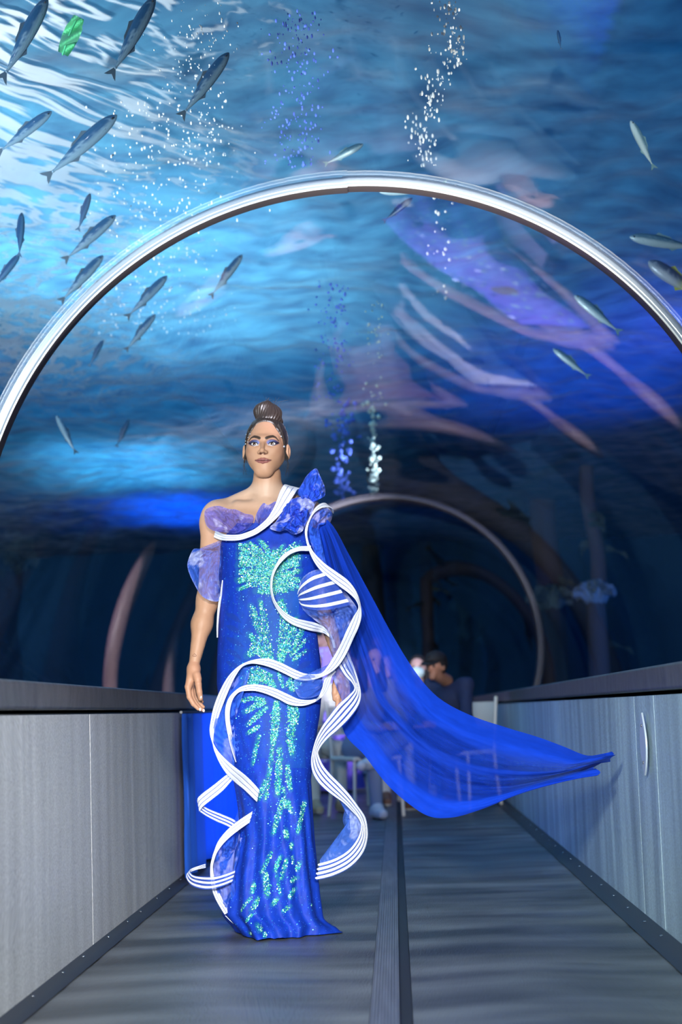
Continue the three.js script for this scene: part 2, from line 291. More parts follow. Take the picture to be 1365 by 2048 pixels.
// ---------------------------------------------------------------- added growth in place of reflected streaks and pale blobs, beyond the far ring
{
  const trunk = (x, z, r, c, label) => {  // brown reflected streaks, built as invented kelp
    const p = thing('reflected_streak', label, 'kelp', [x, -0.1, z]);
    mesh('trunk', grid(20, 24, (u, v) => { const a = u * TAU0, w = r * (1 + 0.35 * fbm(Math.cos(a) * 2 + x, v * 6, Math.sin(a) * 2, 3)); return [0.25 * fbm(v * 2, x, 3, 2) + w * Math.cos(a), v * 3.9, 0.2 * fbm(v * 2, z, 7, 2) + w * Math.sin(a)]; }), std(C(...c), 0.85), p);
    for (let k = 0; k < 5; k++) { const y = rr(1.6, 3.4), s = rr(0.3, 0.55), t = rr(0, 6); mesh('frond', grid(6, 10, (u, v) => [Math.cos(t) * v * s + 0.06 * (u - 0.5) * Math.sin(Math.PI * v) * 3, y + 0.25 * v - 0.4 * v * v + 0.04 * Math.sin(v * 9), Math.sin(t) * v * s + 0.12 * (u - 0.5) * Math.sin(Math.PI * v)]), std(C(c[0] * 0.7, c[1] * 1.3, c[2]), 0.7, { side: THREE.DoubleSide }), p); }
  };
  const coral = (x, y, z, r, c, label) => {  // pale blobs, built as invented anemones
    const p = thing('pale_blob', label, 'anemone', [x, y, z]);
    mesh('column', new THREE.CylinderGeometry(r * 0.4, r * 0.55, y + 0.2, 14).translate(0, -(y + 0.2) / 2, 0), std(C(0.16, 0.11, 0.09), 0.8), p);
    const t = []; for (let k = 0; k < 46; k++) { const a = rr(0, 6.28), e = rr(0.1, 1.3), R = r * rr(0.85, 1.1); t.push(tube([[0.3 * r * Math.cos(a), 0, 0.3 * r * Math.sin(a)], [0.7 * R * Math.cos(a) * Math.sin(e), 0.7 * R * Math.cos(e) + 0.02, 0.7 * R * Math.sin(a) * Math.sin(e)], [R * Math.cos(a) * Math.sin(e) * 1.1, R * Math.cos(e) * 0.8, R * Math.sin(a) * Math.sin(e) * 1.1]], 0.14 * r, 8, 5)); }
    mesh('tentacles', mergeGeometries(t), std(C(...c), 0.7), p);
  };
  const TAU0 = Math.PI * 2;
  trunk(-0.35, -31, 0.2, [0.05, 0.05, 0.045], 'grey-brown reflected streak just right of the cape, built as a trunk');
  trunk(0.62, -30.6, 0.11, [0.07, 0.045, 0.04], 'thin brown reflected streak right of the grey-brown one, built as a trunk');
  trunk(2.3, -25, 0.20, [0.17, 0.10, 0.085], 'broad reddish-brown reflected streak above the seated man, built as a trunk');
  trunk(2.55, -21.5, 0.10, [0.15, 0.10, 0.08], 'brown reflected streak just outside the far ring, built as a trunk');
  coral(2.25, 2.15, -24, 0.36, [0.30, 0.42, 0.38], 'pale tufted blob seen through the far ring, built as an anemone');
  coral(2.35, 1.95, -19.6, 0.28, [0.36, 0.44, 0.46], 'pale blob just outside the far ring at the right, built as an anemone');
}
// ---------------------------------------------------------------- the woman on the runway
const MZ = -6.44, PX = 6.44 / F, K = 1.055;                             // her depth; metres per measured pixel there
const J = (px, py, dz = 0) => at(px, py, MZ + dz);
const woman = thing('person', 'woman walking in a royal blue sequinned gown with white-striped ruffles and a blown cape', 'person', [J(545, 1700).x, 0, MZ]);
const WO = woman.position.clone();
const wear = (name, g, material, parent = woman) => mesh(name, g.translate(-WO.x, -WO.y, -WO.z), material, parent);

// ---- skin
const SKIN = [0.41, 0.225, 0.14];
const skinMat = new THREE.MeshPhysicalMaterial({ color: 0xffffff, vertexColors: true, roughness: 0.5, specularIntensity: 0.6, sheen: 0.15, sheenRoughness: 0.5, sheenColor: C(1, 0.8, 0.7) });
const skinTone = (x, y, z) => { const n = 1 + 0.10 * fbm(x * 40, y * 40, z * 40, 2); return [SKIN[0] * n, SKIN[1] * n, SKIN[2] * n]; };

const HEAD = new THREE.Object3D(); HEAD.position.copy(at(532.5, 894.5, MZ + 0.005)); HEAD.rotation.set(-0.02, -0.06, camera.rotation.z, 'ZYX'); HEAD.scale.setScalar(K); HEAD.updateMatrixWorld(true);
const headInv = HEAD.matrixWorld.clone().invert();
const both = (f) => [f(-1), f(1)];
const skull = union([blob(V(0, 0.028, -0.022), 0.071, 0.086, 0.090), blob(V(0, -0.018, 0.018), 0.066, 0.080, 0.066)], 0.03);
const jaw = union([skull,
  ...both((s) => bone(V(s * 0.0435, -0.044, 0.004), V(s * 0.015, -0.094, 0.048), 0.0165, 0.0150)),
  bone(V(-0.007, -0.0975, 0.0545), V(0.007, -0.0975, 0.0545), 0.0152, 0.0152),
  ...both((s) => blob(V(s * 0.0375, -0.027, 0.046), 0.0245, 0.022, 0.023)),
  blob(V(0, -0.064, 0.054), 0.031, 0.032, 0.022)], 0.028);
const flesh = union([jaw, ...both((s) => bone(V(s * 0.010, 0.019, 0.077), V(s * 0.044, 0.018, 0.0575), 0.0085, 0.009))], 0.016);
const nose = union([bone(V(0, 0.008, 0.079), V(0, -0.026, 0.100), 0.0062, 0.0082), blob(V(0, -0.030, 0.1015), 0.0083, 0.0076, 0.008), ...both((s) => blob(V(s * 0.0120, -0.034, 0.091), 0.0064, 0.0064, 0.0090))], 0.008);
const faceZ = (x, y, f = flesh) => { let z = 0.12; for (let i = 0; i < 200 && f(x, y, z) > 0.0003; i++) z -= 0.0006; return z; };
const lipAt = (x, y, d) => V(x, y, faceZ(x, y) + d);
const lipLine = (pts, r) => union(pts.slice(1).map((q, i) => bone(lipAt(...pts[i]), lipAt(...q), r[i], r[i + 1])), 0.002);
const lipsUp = lipLine([[-0.0275, -0.0605, -0.0012], [-0.015, -0.0590, -0.0008], [-0.0050, -0.0572, -0.0004], [0, -0.0580, -0.0004], [0.0050, -0.0572, -0.0004], [0.015, -0.0590, -0.0008], [0.0275, -0.0605, -0.0012]], [0.0018, 0.0030, 0.0039, 0.0037, 0.0039, 0.0030, 0.0018]);
const lipsLow = lipLine([[-0.0255, -0.0622, -0.0012], [-0.014, -0.0660, -0.0006], [0, -0.0682, 0], [0.014, -0.0660, -0.0006], [0.0255, -0.0622, -0.0012]], [0.0018, 0.0038, 0.0052, 0.0038, 0.0018]);
const sockets = both((s) => blob(V(s * 0.032, 0.001, 0.086), 0.019, 0.0115, 0.0125)), lids = both((s) => blob(V(s * 0.0322, -0.0005, 0.0648), 0.0146, 0.0136, 0.0146));
const slits = both((s) => (x, y, z) => { const q = (x - s * 0.0322) * s, yy = y + 0.0012 - q * 0.09; return Math.max(blob(V(0, 0, 0), 0.0138, 0.0043, 0.02)(q, yy, 0) , 0.070 - z); });
const ears = both((s) => smaxOf(blob(V(s * 0.0785, -0.018, -0.008), 0.0105, 0.029, 0.0175), blob(V(s * 0.0885, -0.015, 0.001), 0.0065, 0.0175, 0.010)));
function smaxOf(a, b) { return (x, y, z) => smax(a(x, y, z), -b(x, y, z), 0.005); }
function headField(x, y, z) {
  let d = flesh(x, y, z);
  for (const f of sockets) d = smax(d, -f(x, y, z), 0.010);
  d = smin(d, nose(x, y, z), 0.007);
  for (const f of lids) d = smin(d, f(x, y, z), 0.004);
  if (z > 0.05 && Math.abs(y) < 0.02) for (const f of slits) d = smax(d, -f(x, y, z), 0.0012);
  d = smin(d, lipsUp(x, y, z), 0.003); d = smin(d, lipsLow(x, y, z), 0.0022);
  for (const s of [-1, 1]) d = smax(d, -blob(V(s * 0.0068, -0.0395, 0.0945), 0.0042, 0.0035, 0.0055)(x, y, z), 0.003);
  for (const f of ears) d = smin(d, f(x, y, z), 0.006);
  return d;
}
const segDist = (px, py, pts) => { let m = [9, 0]; for (let i = 0; i + 1 < pts.length; i++) { const [ax, ay] = pts[i], [bx, by] = pts[i + 1], dx = bx - ax, dy = by - ay, t = clamp(((px - ax) * dx + (py - ay) * dy) / (dx * dx + dy * dy)), d = Math.hypot(px - ax - t * dx, py - ay - t * dy); if (d < m[0]) m = [d, (i + t) / (pts.length - 1)]; } return m; };
const mixc = (a, b, t) => [lerp(a[0], b[0], t), lerp(a[1], b[1], t), lerp(a[2], b[2], t)];
function faceColor(x, y, z) {                                // make-up: brows, eye shadow, liner, lips; shade coloured into nostrils and mouth line
  let c = skinTone(x + 3, y, z);
  if (z < 0.03) return c;
  const X = Math.abs(x);
  const cheekDark = Math.exp(-(((X - 0.052) / 0.014) ** 2 + ((y + 0.03 - (X - 0.05) * 0.8) / 0.014) ** 2)); c = mixc(c, [0.24, 0.115, 0.07], 0.55 * cheekDark); const con = smooth(0.048, 0.066, X) * smooth(0.06, 0.03, Math.abs(y + 0.03)); c = mixc(c, [0.25, 0.125, 0.08], 0.5 * con);  // cheeks and face sides coloured darker
  if (y > -0.012 && y < 0.04) {
    const e = X - 0.0325, up = y - 0.0005;
    const shadow = smooth(1.15, 0.75, Math.hypot((e - 0.002) / (up > 0 ? 0.0225 : 0.02), (up - 0.001) / (up > 0 ? 0.0145 : 0.0075)));
    const inner = smooth(-0.004, -0.016, e);
    c = mixc(c, mixc([0.008, 0.014, 0.075], [0.12, 0.19, 0.50], Math.max(inner, 0.75 * Math.exp(-(((e + 0.002) / 0.009) ** 2 + ((up - 0.0075) / 0.0028) ** 2)))), 0.94 * shadow);
    const white = Math.max(smooth(0.0019, 0.0009, segDist(X, y, [[0.0175, -0.0050], [0.024, -0.0012], [0.0285, 0.0035]])[0]), smooth(0.0017, 0.0008, segDist(X, y, [[0.0175, -0.0052], [0.030, -0.0070], [0.038, -0.0066]])[0]));
    c = mixc(c, [0.60, 0.65, 0.80], white * 0.85);
    const liner = segDist(X, y, [[0.0215, -0.001], [0.0275, 0.0042], [0.034, 0.0052], [0.042, 0.0032], [0.0475, 0.0012], [0.053, 0.0050]]); c = mixc(c, [0.008, 0.008, 0.02], smooth(0.0034, 0.0018, liner[0]));
    const low = segDist(X, y, [[0.034, -0.0078], [0.042, -0.0058], [0.0475, -0.001]]); c = mixc(c, [0.02, 0.02, 0.05], 0.75 * smooth(0.0026, 0.001, low[0]));
    const brow = segDist(X, y, [[0.0125, 0.0185], [0.022, 0.0232], [0.034, 0.0268], [0.044, 0.0232], [0.0535, 0.0125]]), w = lerp(0.0052, 0.0020, smooth(0.35, 1, brow[1]));
    c = mixc(c, [0.017, 0.012, 0.010], smooth(w + 0.0008, w - 0.0008, brow[0]) * 0.95);
  }
  if (y < -0.045 && y > -0.085 && X < 0.034 && z > 0.055) {
    const l = Math.min(lipsUp(x, y, z), lipsLow(x, y, z)); let lip = smooth(0.0012, 0.0001, l);
    c = mixc(c, [0.235, 0.082, 0.075], lip);
    const ml = segDist(x, y, [[-0.0285, -0.0608], [-0.012, -0.0624], [0, -0.0632], [0.012, -0.0624], [0.0285, -0.0608]])[0]; c = mixc(c, [0.07, 0.022, 0.022], smooth(0.0025, 0.0009, ml));
  }
  if (y < -0.034 && y > -0.043 && X < 0.012) c = mixc(c, [0.10, 0.035, 0.025], smooth(1, 0.6, Math.hypot((X - 0.0068) / 0.005, (y + 0.0395) / 0.0035)));
  return c;
}
const headGeo = isosurface(headField, [-0.1, -0.125, -0.125], [0.1, 0.125, 0.125], 0.0019, faceColor).applyMatrix4(HEAD.matrixWorld);

// ---- body
const body = [];
const rib = (a, b, ra, rb) => body.push(bone(a, b, ra * K, rb * K));
rib(J(535, 950, -0.012), J(533, 1000, -0.02), 0.050, 0.054);
rib(J(525, 985, -0.035), J(440, 1022, -0.03), 0.036, 0.034); rib(J(545, 985, -0.035), J(618, 1022, -0.03), 0.036, 0.034);
rib(J(536, 1012, 0.028), J(474, 1009, 0.022), 0.013, 0.012); rib(J(538, 1012, 0.028), J(600, 1009, 0.022), 0.013, 0.012);
rib(J(470, 1055, -0.01), J(600, 1055, -0.01), 0.078, 0.078); rib(J(490, 1110, 0), J(590, 1110, 0), 0.086, 0.086);
rib(J(500, 1180, 0), J(575, 1180, 0), 0.080, 0.080); rib(J(508, 1250, 0), J(568, 1250, 0), 0.074, 0.074);
rib(J(505, 1340, -0.01), J(580, 1340, -0.01), 0.088, 0.088); rib(J(505, 1390, 0), J(520, 1610, 0.05), 0.082, 0.052); rib(J(582, 1390, 0), J(575, 1610, 0), 0.082, 0.052);
rib(J(520, 1610, 0.05), J(522, 1800, 0.05), 0.052, 0.032); rib(J(575, 1610, 0), J(575, 1790, -0.1), 0.052, 0.032);
rib(J(522, 1800, 0.05), J(520, 1846, 0.16), 0.032, 0.024); rib(J(575, 1790, -0.1), J(575, 1812, -0.02), 0.032, 0.026);
// right arm
rib(J(434, 1030, -0.01), J(431, 1045, -0.01), 0.0535, 0.052); rib(J(430, 1045, -0.01), J(416, 1200, -0.03), 0.049, 0.0365); rib(J(416, 1200, -0.03), J(404, 1248, -0.02), 0.0365, 0.034); rib(J(404, 1248, -0.02), J(389, 1326, 0.015), 0.034, 0.0195);
// left arm, mostly under the ruffles
rib(J(622, 1030, -0.04), J(624, 1045, -0.05), 0.050, 0.049); rib(J(624, 1045, -0.05), J(638, 1190, -0.08), 0.045, 0.035); rib(J(638, 1190, -0.08), J(683, 1330, 0.03), 0.035, 0.020);
const bodyField = union(body, 0.03);
const chest = smooth;
const bodyGeo = isosurface(bodyField, [J(360, 1000, 0).x, -0.01, MZ - 0.24], [J(720, 1000).x, J(535, 930).y, MZ + 0.24], 0.0075, (x, y, z) => {
  let c = skinTone(x, y, z); const collar = smooth(J(0, 1075).y, J(0, 1000).y, y) * smooth(J(0, 975).y, J(0, 1000).y, y); return mixc(c, [0.60, 0.47, 0.38], 0.4 * collar);   // paler colour on the chest
});
function hand(wrist, palm, chains, [lo, hi]) {
  const parts = []; for (const [a, b, ra, rb] of palm) parts.push(bone(J(...a), J(...b), ra * K, rb * K));
  const p = union([bone(J(...wrist[0]), J(...wrist[1]), 0.0205, 0.019), ...parts], 0.016), fingers = chains.map(({ pts, r }) => union(pts.slice(1).map((q, i) => bone(J(...pts[i]), J(...q), r[i] * K, r[i + 1] * K)), 0.003));
  const f = (x, y, z) => { let d = p(x, y, z); for (const g of fingers) d = Math.min(d, smin(d, g(x, y, z), 0.005)); return d; };
  return isosurface(f, lo, hi, 0.0025, (x, y, z) => { const c = skinTone(x, y, z); return [c[0] * 1.02, c[1] * 0.95, c[2] * 0.95]; });
}
const b3 = (pts, pad) => boundsOf(pts.map((q) => J(...q)), pad);
const handR = hand([[390, 1318, 0.012], [387, 1338, 0.02]],
  [[[386, 1338, 0.02], [377, 1373, 0.034], 0.017, 0.0125], [[387, 1338, 0.015], [381, 1374, 0.012], 0.017, 0.012], [[388, 1338, 0.008], [384, 1373, -0.008], 0.017, 0.011], [[389, 1338, 0.002], [387, 1371, -0.024], 0.016, 0.010], [[390, 1338, 0.026], [396, 1358, 0.045], 0.015, 0.0135]],
  [{ pts: [[394, 1350, 0.042], [397, 1368, 0.052], [399, 1384, 0.050], [401.5, 1397, 0.046]], r: [0.0135, 0.0115, 0.0105, 0.0085] },
    { pts: [[376, 1374, 0.036], [379, 1394, 0.040], [387, 1408, 0.040], [397, 1418, 0.038]], r: [0.0108, 0.0095, 0.0086, 0.0062] },
    { pts: [[381, 1375, 0.014], [385, 1396, 0.018], [394, 1410, 0.020], [405, 1420, 0.018]], r: [0.0108, 0.0095, 0.0086, 0.0062] },
    { pts: [[385, 1374, -0.008], [389, 1394, -0.005], [398, 1406, -0.003], [407, 1414, -0.004]], r: [0.0102, 0.009, 0.0082, 0.006] },
    { pts: [[388, 1372, -0.026], [392, 1387, -0.024], [399, 1397, -0.022], [405, 1404, -0.022]], r: [0.009, 0.008, 0.0074, 0.0055] }],
  b3([[372, 1315, -0.04], [410, 1424, 0.065]], 0.02));
const handL = hand([[682, 1322, 0.025], [684, 1342, 0.03]],
  [[[684, 1342, 0.03], [678, 1376, 0.05], 0.017, 0.0125], [[685, 1342, 0.03], [684, 1378, 0.04], 0.017, 0.012], [[686, 1342, 0.03], [690, 1377, 0.03], 0.017, 0.011], [[687, 1342, 0.03], [695, 1374, 0.02], 0.016, 0.010], [[682, 1344, 0.04], [674, 1360, 0.055], 0.015, 0.013]],
  [{ pts: [[675, 1356, 0.052], [671, 1372, 0.06], [670, 1386, 0.06], [670, 1398, 0.056]], r: [0.013, 0.0115, 0.0105, 0.0085] },
    { pts: [[678, 1377, 0.05], [676, 1396, 0.06], [676, 1411, 0.056], [678, 1421, 0.045]], r: [0.0108, 0.0095, 0.0086, 0.0062] },
    { pts: [[684, 1378, 0.04], [684, 1398, 0.048], [684, 1414, 0.045], [685, 1425, 0.034]], r: [0.0108, 0.0095, 0.0086, 0.0062] },
    { pts: [[690, 1377, 0.03], [691, 1396, 0.036], [691, 1411, 0.033], [691, 1421, 0.024]], r: [0.0102, 0.009, 0.0082, 0.006] },
    { pts: [[695, 1375, 0.02], [697, 1389, 0.025], [697, 1400, 0.022], [697, 1408, 0.016]], r: [0.009, 0.008, 0.0074, 0.0055] }],
  b3([[664, 1318, -0.01], [702, 1428, 0.075]], 0.02));
const bodyMesh = wear('body', mergeGeometries([headGeo, bodyGeo, handR, handL].map(bare)), skinMat);
// eyes, lashes
for (const s of [-1, 1]) {
  const g = new THREE.SphereGeometry(0.0128, 32, 24).rotateX(Math.PI / 2), p = g.attributes.position, c = [];
  for (let i = 0; i < p.count; i++) { const r = Math.hypot(p.getX(i), p.getY(i)), f = p.getZ(i) > 0; c.push(...(f && r < 0.0022 ? [0.004, 0.003, 0.003] : f && r < 0.0056 ? [0.055, 0.026, 0.013] : [0.60, 0.57, 0.56])); }
  g.setAttribute('color', new THREE.Float32BufferAttribute(c, 3));
  const e = wear('eye', g.translate(s * 0.0322 - 0.0003, -0.0012, 0.0642).applyMatrix4(HEAD.matrixWorld), new THREE.MeshPhysicalMaterial({ vertexColors: true, roughness: 0.08, clearcoat: 0.6 })); e.userData.label = 'brown eye under blue eye shadow';
  const lash = []; for (let k = 0; k < 11; k++) { const q = -0.012 + 0.0026 * k, y = 0.0047 - (q / 0.0136) ** 2 * 0.0045 + q * 0.09; lash.push(tube([[s * (0.0322 + q), y, 0.0775 - q * q * 20], [s * (0.0325 + q * 1.06), y + 0.0018, 0.0815 - q * q * 20], [s * (0.0328 + q * 1.14), y + 0.0036, 0.0825 - q * q * 20]], 0.00028, 4, 4)); }
  wear('eyelashes', mergeGeometries(lash).applyMatrix4(HEAD.matrixWorld), std(C(0.006, 0.006, 0.008), 0.6));
}
// ---- hair: drawn back into a coiled bun, with loose strands at the temples
const hairBump = dataTexture(256, 512, (u, v) => 0.5 + 0.8 * tileNoise(u, v, 60, 2, 3, 2));
const hairMat = std(C(0.022, 0.015, 0.012), 0.42, { bumpMap: hairBump, bumpScale: 0.003, sheen: 0.3, sheenColor: C(0.6, 0.5, 0.4), sheenRoughness: 0.4 });
const scalp = isosurface((x, y, z) => {
  const d = Math.min(skull(x, y, z), blob(V(0, 0.028, -0.026), 0.072, 0.088, 0.088)(x, y, z)) - 0.0055 - 0.0012 * Math.sin(x * 900 + 3 * fbm(x * 30, y * 30, z * 30, 2));
  const line = z - (0.004 + 0.47 * y + 0.020 * smooth(0.015, 0.055, Math.abs(x)) * smooth(0.09, 0.06, y) - 0.08 * smooth(-0.01, -0.06, y));
  return smax(smax(d, line, 0.006), -0.055 - y + Math.max(0, z + 0.02), 0.01);
}, [-0.095, -0.09, -0.135], [0.095, 0.135, 0.11], 0.003).applyMatrix4(HEAD.matrixWorld);
const hair = wear('hair', scalp, hairMat);
{
  const bun = isosurface((x, y, z) => { const a = Math.atan2(z + 0.02, x - 0.003), sp = Math.sin(a * 2 + (y - 0.12) * 95) * 0.0035 + Math.sin(a * 26 + (y - 0.12) * 190 + 4 * fbm(x * 22, y * 22, z * 22, 2)) * 0.0011; return union([blob(V(0.003, 0.126, -0.020), 0.049, 0.037, 0.046), blob(V(-0.004, 0.150, -0.022), 0.038, 0.022, 0.034), blob(V(0.01, 0.10, -0.02), 0.052, 0.02, 0.048)], 0.02)(x, y, z) - sp; }, [-0.065, 0.06, -0.09], [0.075, 0.18, 0.05], 0.0026).applyMatrix4(HEAD.matrixWorld);
  wear('hair_bun', bun, hairMat);
  const st = (pts, r) => tube(pts, r, 20, 5), lock = [];
  for (const s of [-1, 1]) for (let k = 0; k < 9; k++) { const q = rr(-1, 1), e = rr(0.7, 1.1), t = 0.004 * q; lock.push(st([[s * (0.046 + t), 0.074 + t, 0.040], [s * (0.063 + t * 0.5), 0.040, 0.042 + t], [s * (0.070 + t * 0.5), 0.004, 0.030 + t], [s * (0.071 + t), -0.030 * e, 0.018 + t], [s * (0.077 + t * 1.5), -0.052 * e, 0.004 + t]], rr(0.0012, 0.0022))); }
  for (const s of [-1, 1]) for (let k = 0; k < 5; k++) lock.push(st([[s * 0.072, -0.035, -0.01], [s * (0.076 + rr(0, 0.008)), -0.06, -0.01], [s * (0.072 + rr(-0.004, 0.014)), rr(-0.085, -0.11), -0.012]], 0.0004));
  for (let k = 0; k < 12; k++) { const x = rr(-0.045, 0.05); lock.push(st([[x, 0.15, -0.01], [x + rr(0, 0.012), 0.168, -0.01], [x + rr(0.004, 0.03), rr(0.172, 0.19), -0.012]], 0.0004)); }
  wear('hair_strands', mergeGeometries(lock).applyMatrix4(HEAD.matrixWorld), std(C(0.016, 0.011, 0.009), 0.85), hair).userData.kind = 'stuff';
}
function onHead(px, py, lift = 0) {                          // where a measured point meets the head
  const o = camera.position.clone(), d = at(px, py, MZ).sub(o).normalize(), p = V(); let t = at(px, py, MZ).distanceTo(o) - 0.2;
  for (let i = 0; i < 90; i++) { p.copy(o).addScaledVector(d, t).applyMatrix4(headInv); const f = Math.min(headField(p.x, p.y, p.z), skull(p.x, p.y, p.z) - 0.006); if (f < 0.0005) break; t += Math.max(f * 0.6, 0.0008); if (t > 8) break; }
  return o.addScaledVector(d, t - lift);
}
{
  const gem = std(C(0.85, 0.9, 1), 0.08, { metalness: 0.7, clearcoat: 1 });
  for (const [x, y, r] of [[546, 833.5, 1.8], [549, 830, 1.7], [551, 827.5, 1.6], [500.5, 868, 1.6], [496.5, 875, 1.3], [496, 884, 1.5], [563, 873, 1.6], [568.5, 893, 2.4], [493, 869, 1.5], [492, 875, 1.2], [491.5, 882, 1.2], [491.5, 888, 1.3]]) { const p = onHead(x, y, 0.0005); wear('gem', new THREE.OctahedronGeometry(r * PX, 1).translate(p.x, p.y, p.z), gem); }
}
// little heart drawn on the inside of the right wrist
{
  const pts = []; for (let k = 0; k <= 28; k++) { const a = k / 28 * 2 * Math.PI; pts.push([389.4 + 0.22 * 16 * Math.sin(a) ** 3, 1310.5 - 0.2 * -(13 * Math.cos(a) - 5 * Math.cos(2 * a) - 2 * Math.cos(3 * a) - Math.cos(4 * a))]); }
  const on = pts.map(([x, y]) => { const p = J(x, y, 0.06); for (let i = 0; i < 60 && bodyField(p.x, p.y, p.z) > 0.0002; i++) { const q = J(x, y, p.z - MZ - 0.0012); p.copy(q); } return p; });
  wear('heart_tattoo', tube(on, 0.0009, 60, 5), std(C(0.16, 0.07, 0.05), 0.7));
}
for (const [a, b, c] of [[402, 1394, 0.0545], [400.5, 1419, 0.0445], [407.5, 1421, 0.025]]) { const p = J(a, b, c); wear('fingernail', new THREE.SphereGeometry(1, 12, 8).scale(0.0048, 0.0062, 0.002).translate(p.x, p.y, p.z), std(C(0.72, 0.5, 0.45), 0.2)); }
// ---------------------------------------------------------------- the gown
// outline of the gown by height: [measured y, left, right, half depth in metres, depth of its middle]
const GOWN = [[1046, 449, 634, 0.098, 0.0], [1062, 440, 640, 0.108, 0], [1090, 439, 641, 0.125, 0], [1130, 439, 640, 0.132, 0], [1200, 437, 637, 0.125, 0], [1260, 437, 634, 0.118, 0], [1320, 434, 641, 0.125, 0], [1370, 434, 646, 0.132, 0], [1430, 441, 640, 0.138, 0.01],
  [1500, 458, 629, 0.136, 0.02], [1560, 470, 622, 0.138, 0.03], [1620, 480, 625, 0.142, 0.03], [1680, 482, 628, 0.15, 0.03], [1740, 468, 634, 0.165, 0.03], [1790, 457, 640, 0.18, 0.03], [1830, 451, 646, 0.195, 0.03], [1856, 470, 652, 0.21, 0.03], [1882, 486, 640, 0.22, 0.03]];
function gownAt(y) {
  let i = 0; while (i + 2 < GOWN.length && y > GOWN[i + 1][0]) i++;
  const a = GOWN[i], b = GOWN[i + 1], t = clamp((y - a[0]) / (b[0] - a[0])), s = t; return { cx: (lerp(a[1], b[1], s) + lerp(a[2], b[2], s)) / 2, hw: (lerp(a[2], b[2], s) - lerp(a[1], b[1], s)) / 2, b: lerp(a[3], b[3], s), z: lerp(a[4], b[4], s) };
}
// folds: fine and slanting below the knee, almost none on the bodice
function foldAt(a, y) {
  const low = smooth(1480, 1800, y), c = Math.cos(a), s = Math.sin(a), k = 1540;
  return 0.003 * fbm(c * 3, s * 3, y / 60, 3) + low * (0.012 * Math.sin(a * 13 + (y - k) / 60 + 2.4 * fbm(c * 1.5, s * 1.5, y / 160, 2)) + 0.010 * fbm(c * 4 + y / 90, s * 4, y / 220, 3)) + 0.012 * smooth(1500, 1560, y) * smooth(0.15, -0.1, Math.cos(a) + (y - 1530) / 700);
}
function gownPoint(a, y, lift = 0) {                          // a: 0 at image right, pi/2 in front
  const g = gownAt(y), f = foldAt(a, y) + lift, c = Math.cos(a), s = Math.sin(a);
  const p = J(g.cx + (g.hw + f / PX * 0.5) * Math.sign(c) * Math.pow(Math.abs(c), 0.92), y, g.z + (g.b + f) * Math.sign(s) * Math.pow(Math.abs(s), 0.92));
  if (y > 1835) {                                             // hem: swept out on the floor to one side, bunched in front of the other foot
    const t = smooth(1835, 1882, y), w = Math.exp(-(((a < -2 ? a + 6.283 : a) - 0.25) ** 2) / 0.10); p.x += t * w * 0.085; p.z += t * w * 0.05;
    const q = Math.exp(-((a - 2.1) ** 2) / 0.12); p.z += t * q * 0.05; p.y += (0.012 + 0.012 * fbm(Math.cos(a) * 5, Math.sin(a) * 5, 1, 2)) * t;
  }
  p.y = Math.max(p.y, 0.004); return p;
}
function frontZ(px, y) { const g = gownAt(clamp(y, 1070, 1860)), t = clamp((px - g.cx) / g.hw, -1, 1); return g.z + g.b * Math.pow(Math.sqrt(Math.max(0, 1 - Math.pow(Math.abs(t), 2.1))), 0.92); }

// leaf motif: strokes of sequins, [x, y] lists with a width, fullness and tone (0 blue, 1 green)
const strokes = [];
const S = (w, n, tone, ...p) => { const pts = []; for (let i = 0; i < p.length; i += 2) pts.push([p[i], p[i + 1]]); strokes.push({ w, n, tone, pts }); };
for (let k = 0; k < 11; k++) { const t = k / 10, j = rr(-5, 5), q = rr(-4, 4); S(rr(6, 10), 95, 0.5, 552, 1122 + 58 * t, 526 + q, 1104 + 62 * t + j, 500, 1093 + 74 * t + q, 476 + 3 * rnd(), 1086 + 90 * t + j); S(rr(5, 9), 66, 0.62, 552, 1126 + 54 * t, 572 + q, 1106 + 62 * t + q, 600 - 4 * rnd(), 1088 + 84 * t + j); }
S(7, 70, 0.6, 520, 1080, 533, 1095, 546, 1125); S(6, 50, 0.5, 500, 1084, 520, 1100, 545, 1140); S(6, 40, 0.8, 548, 1125, 556, 1105, 566, 1090); S(5, 30, 0.7, 560, 1118, 575, 1100, 590, 1085); S(12, 130, 0.55, 515, 1182, 545, 1180, 588, 1176); S(9, 120, 0.4, 548, 1100, 549, 1140, 546, 1190);
S(12, 130, 0.5, 505, 1212, 515, 1245, 528, 1280, 545, 1325); S(9, 90, 0.45, 522, 1200, 529, 1240, 538, 1290, 546, 1325); S(15, 240, 0.55, 560, 1200, 570, 1235, 566, 1280, 558, 1328); S(10, 100, 0.6, 593, 1235, 585, 1265, 570, 1300, 560, 1328); S(9, 70, 0.6, 607, 1250, 598, 1275, 578, 1305); S(6, 42, 0.55, 612, 1278, 596, 1297, 580, 1312); S(6, 30, 0.6, 612, 1300, 596, 1312, 585, 1322);
S(13, 130, 0.6, 497, 1312, 512, 1296, 530, 1310, 545, 1328); S(10, 80, 0.5, 500, 1268, 515, 1290, 540, 1326); S(10, 80, 0.6, 484, 1358, 510, 1340, 545, 1352); S(11, 120, 0.55, 484, 1372, 515, 1352, 550, 1366); S(9, 80, 0.6, 505, 1366, 530, 1360, 553, 1374); S(12, 110, 0.55, 580, 1380, 590, 1366, 602, 1362); S(6, 40, 0.5, 555, 1345, 562, 1360, 566, 1376); S(5, 40, 0.4, 572, 1372, 583, 1352, 590, 1345);
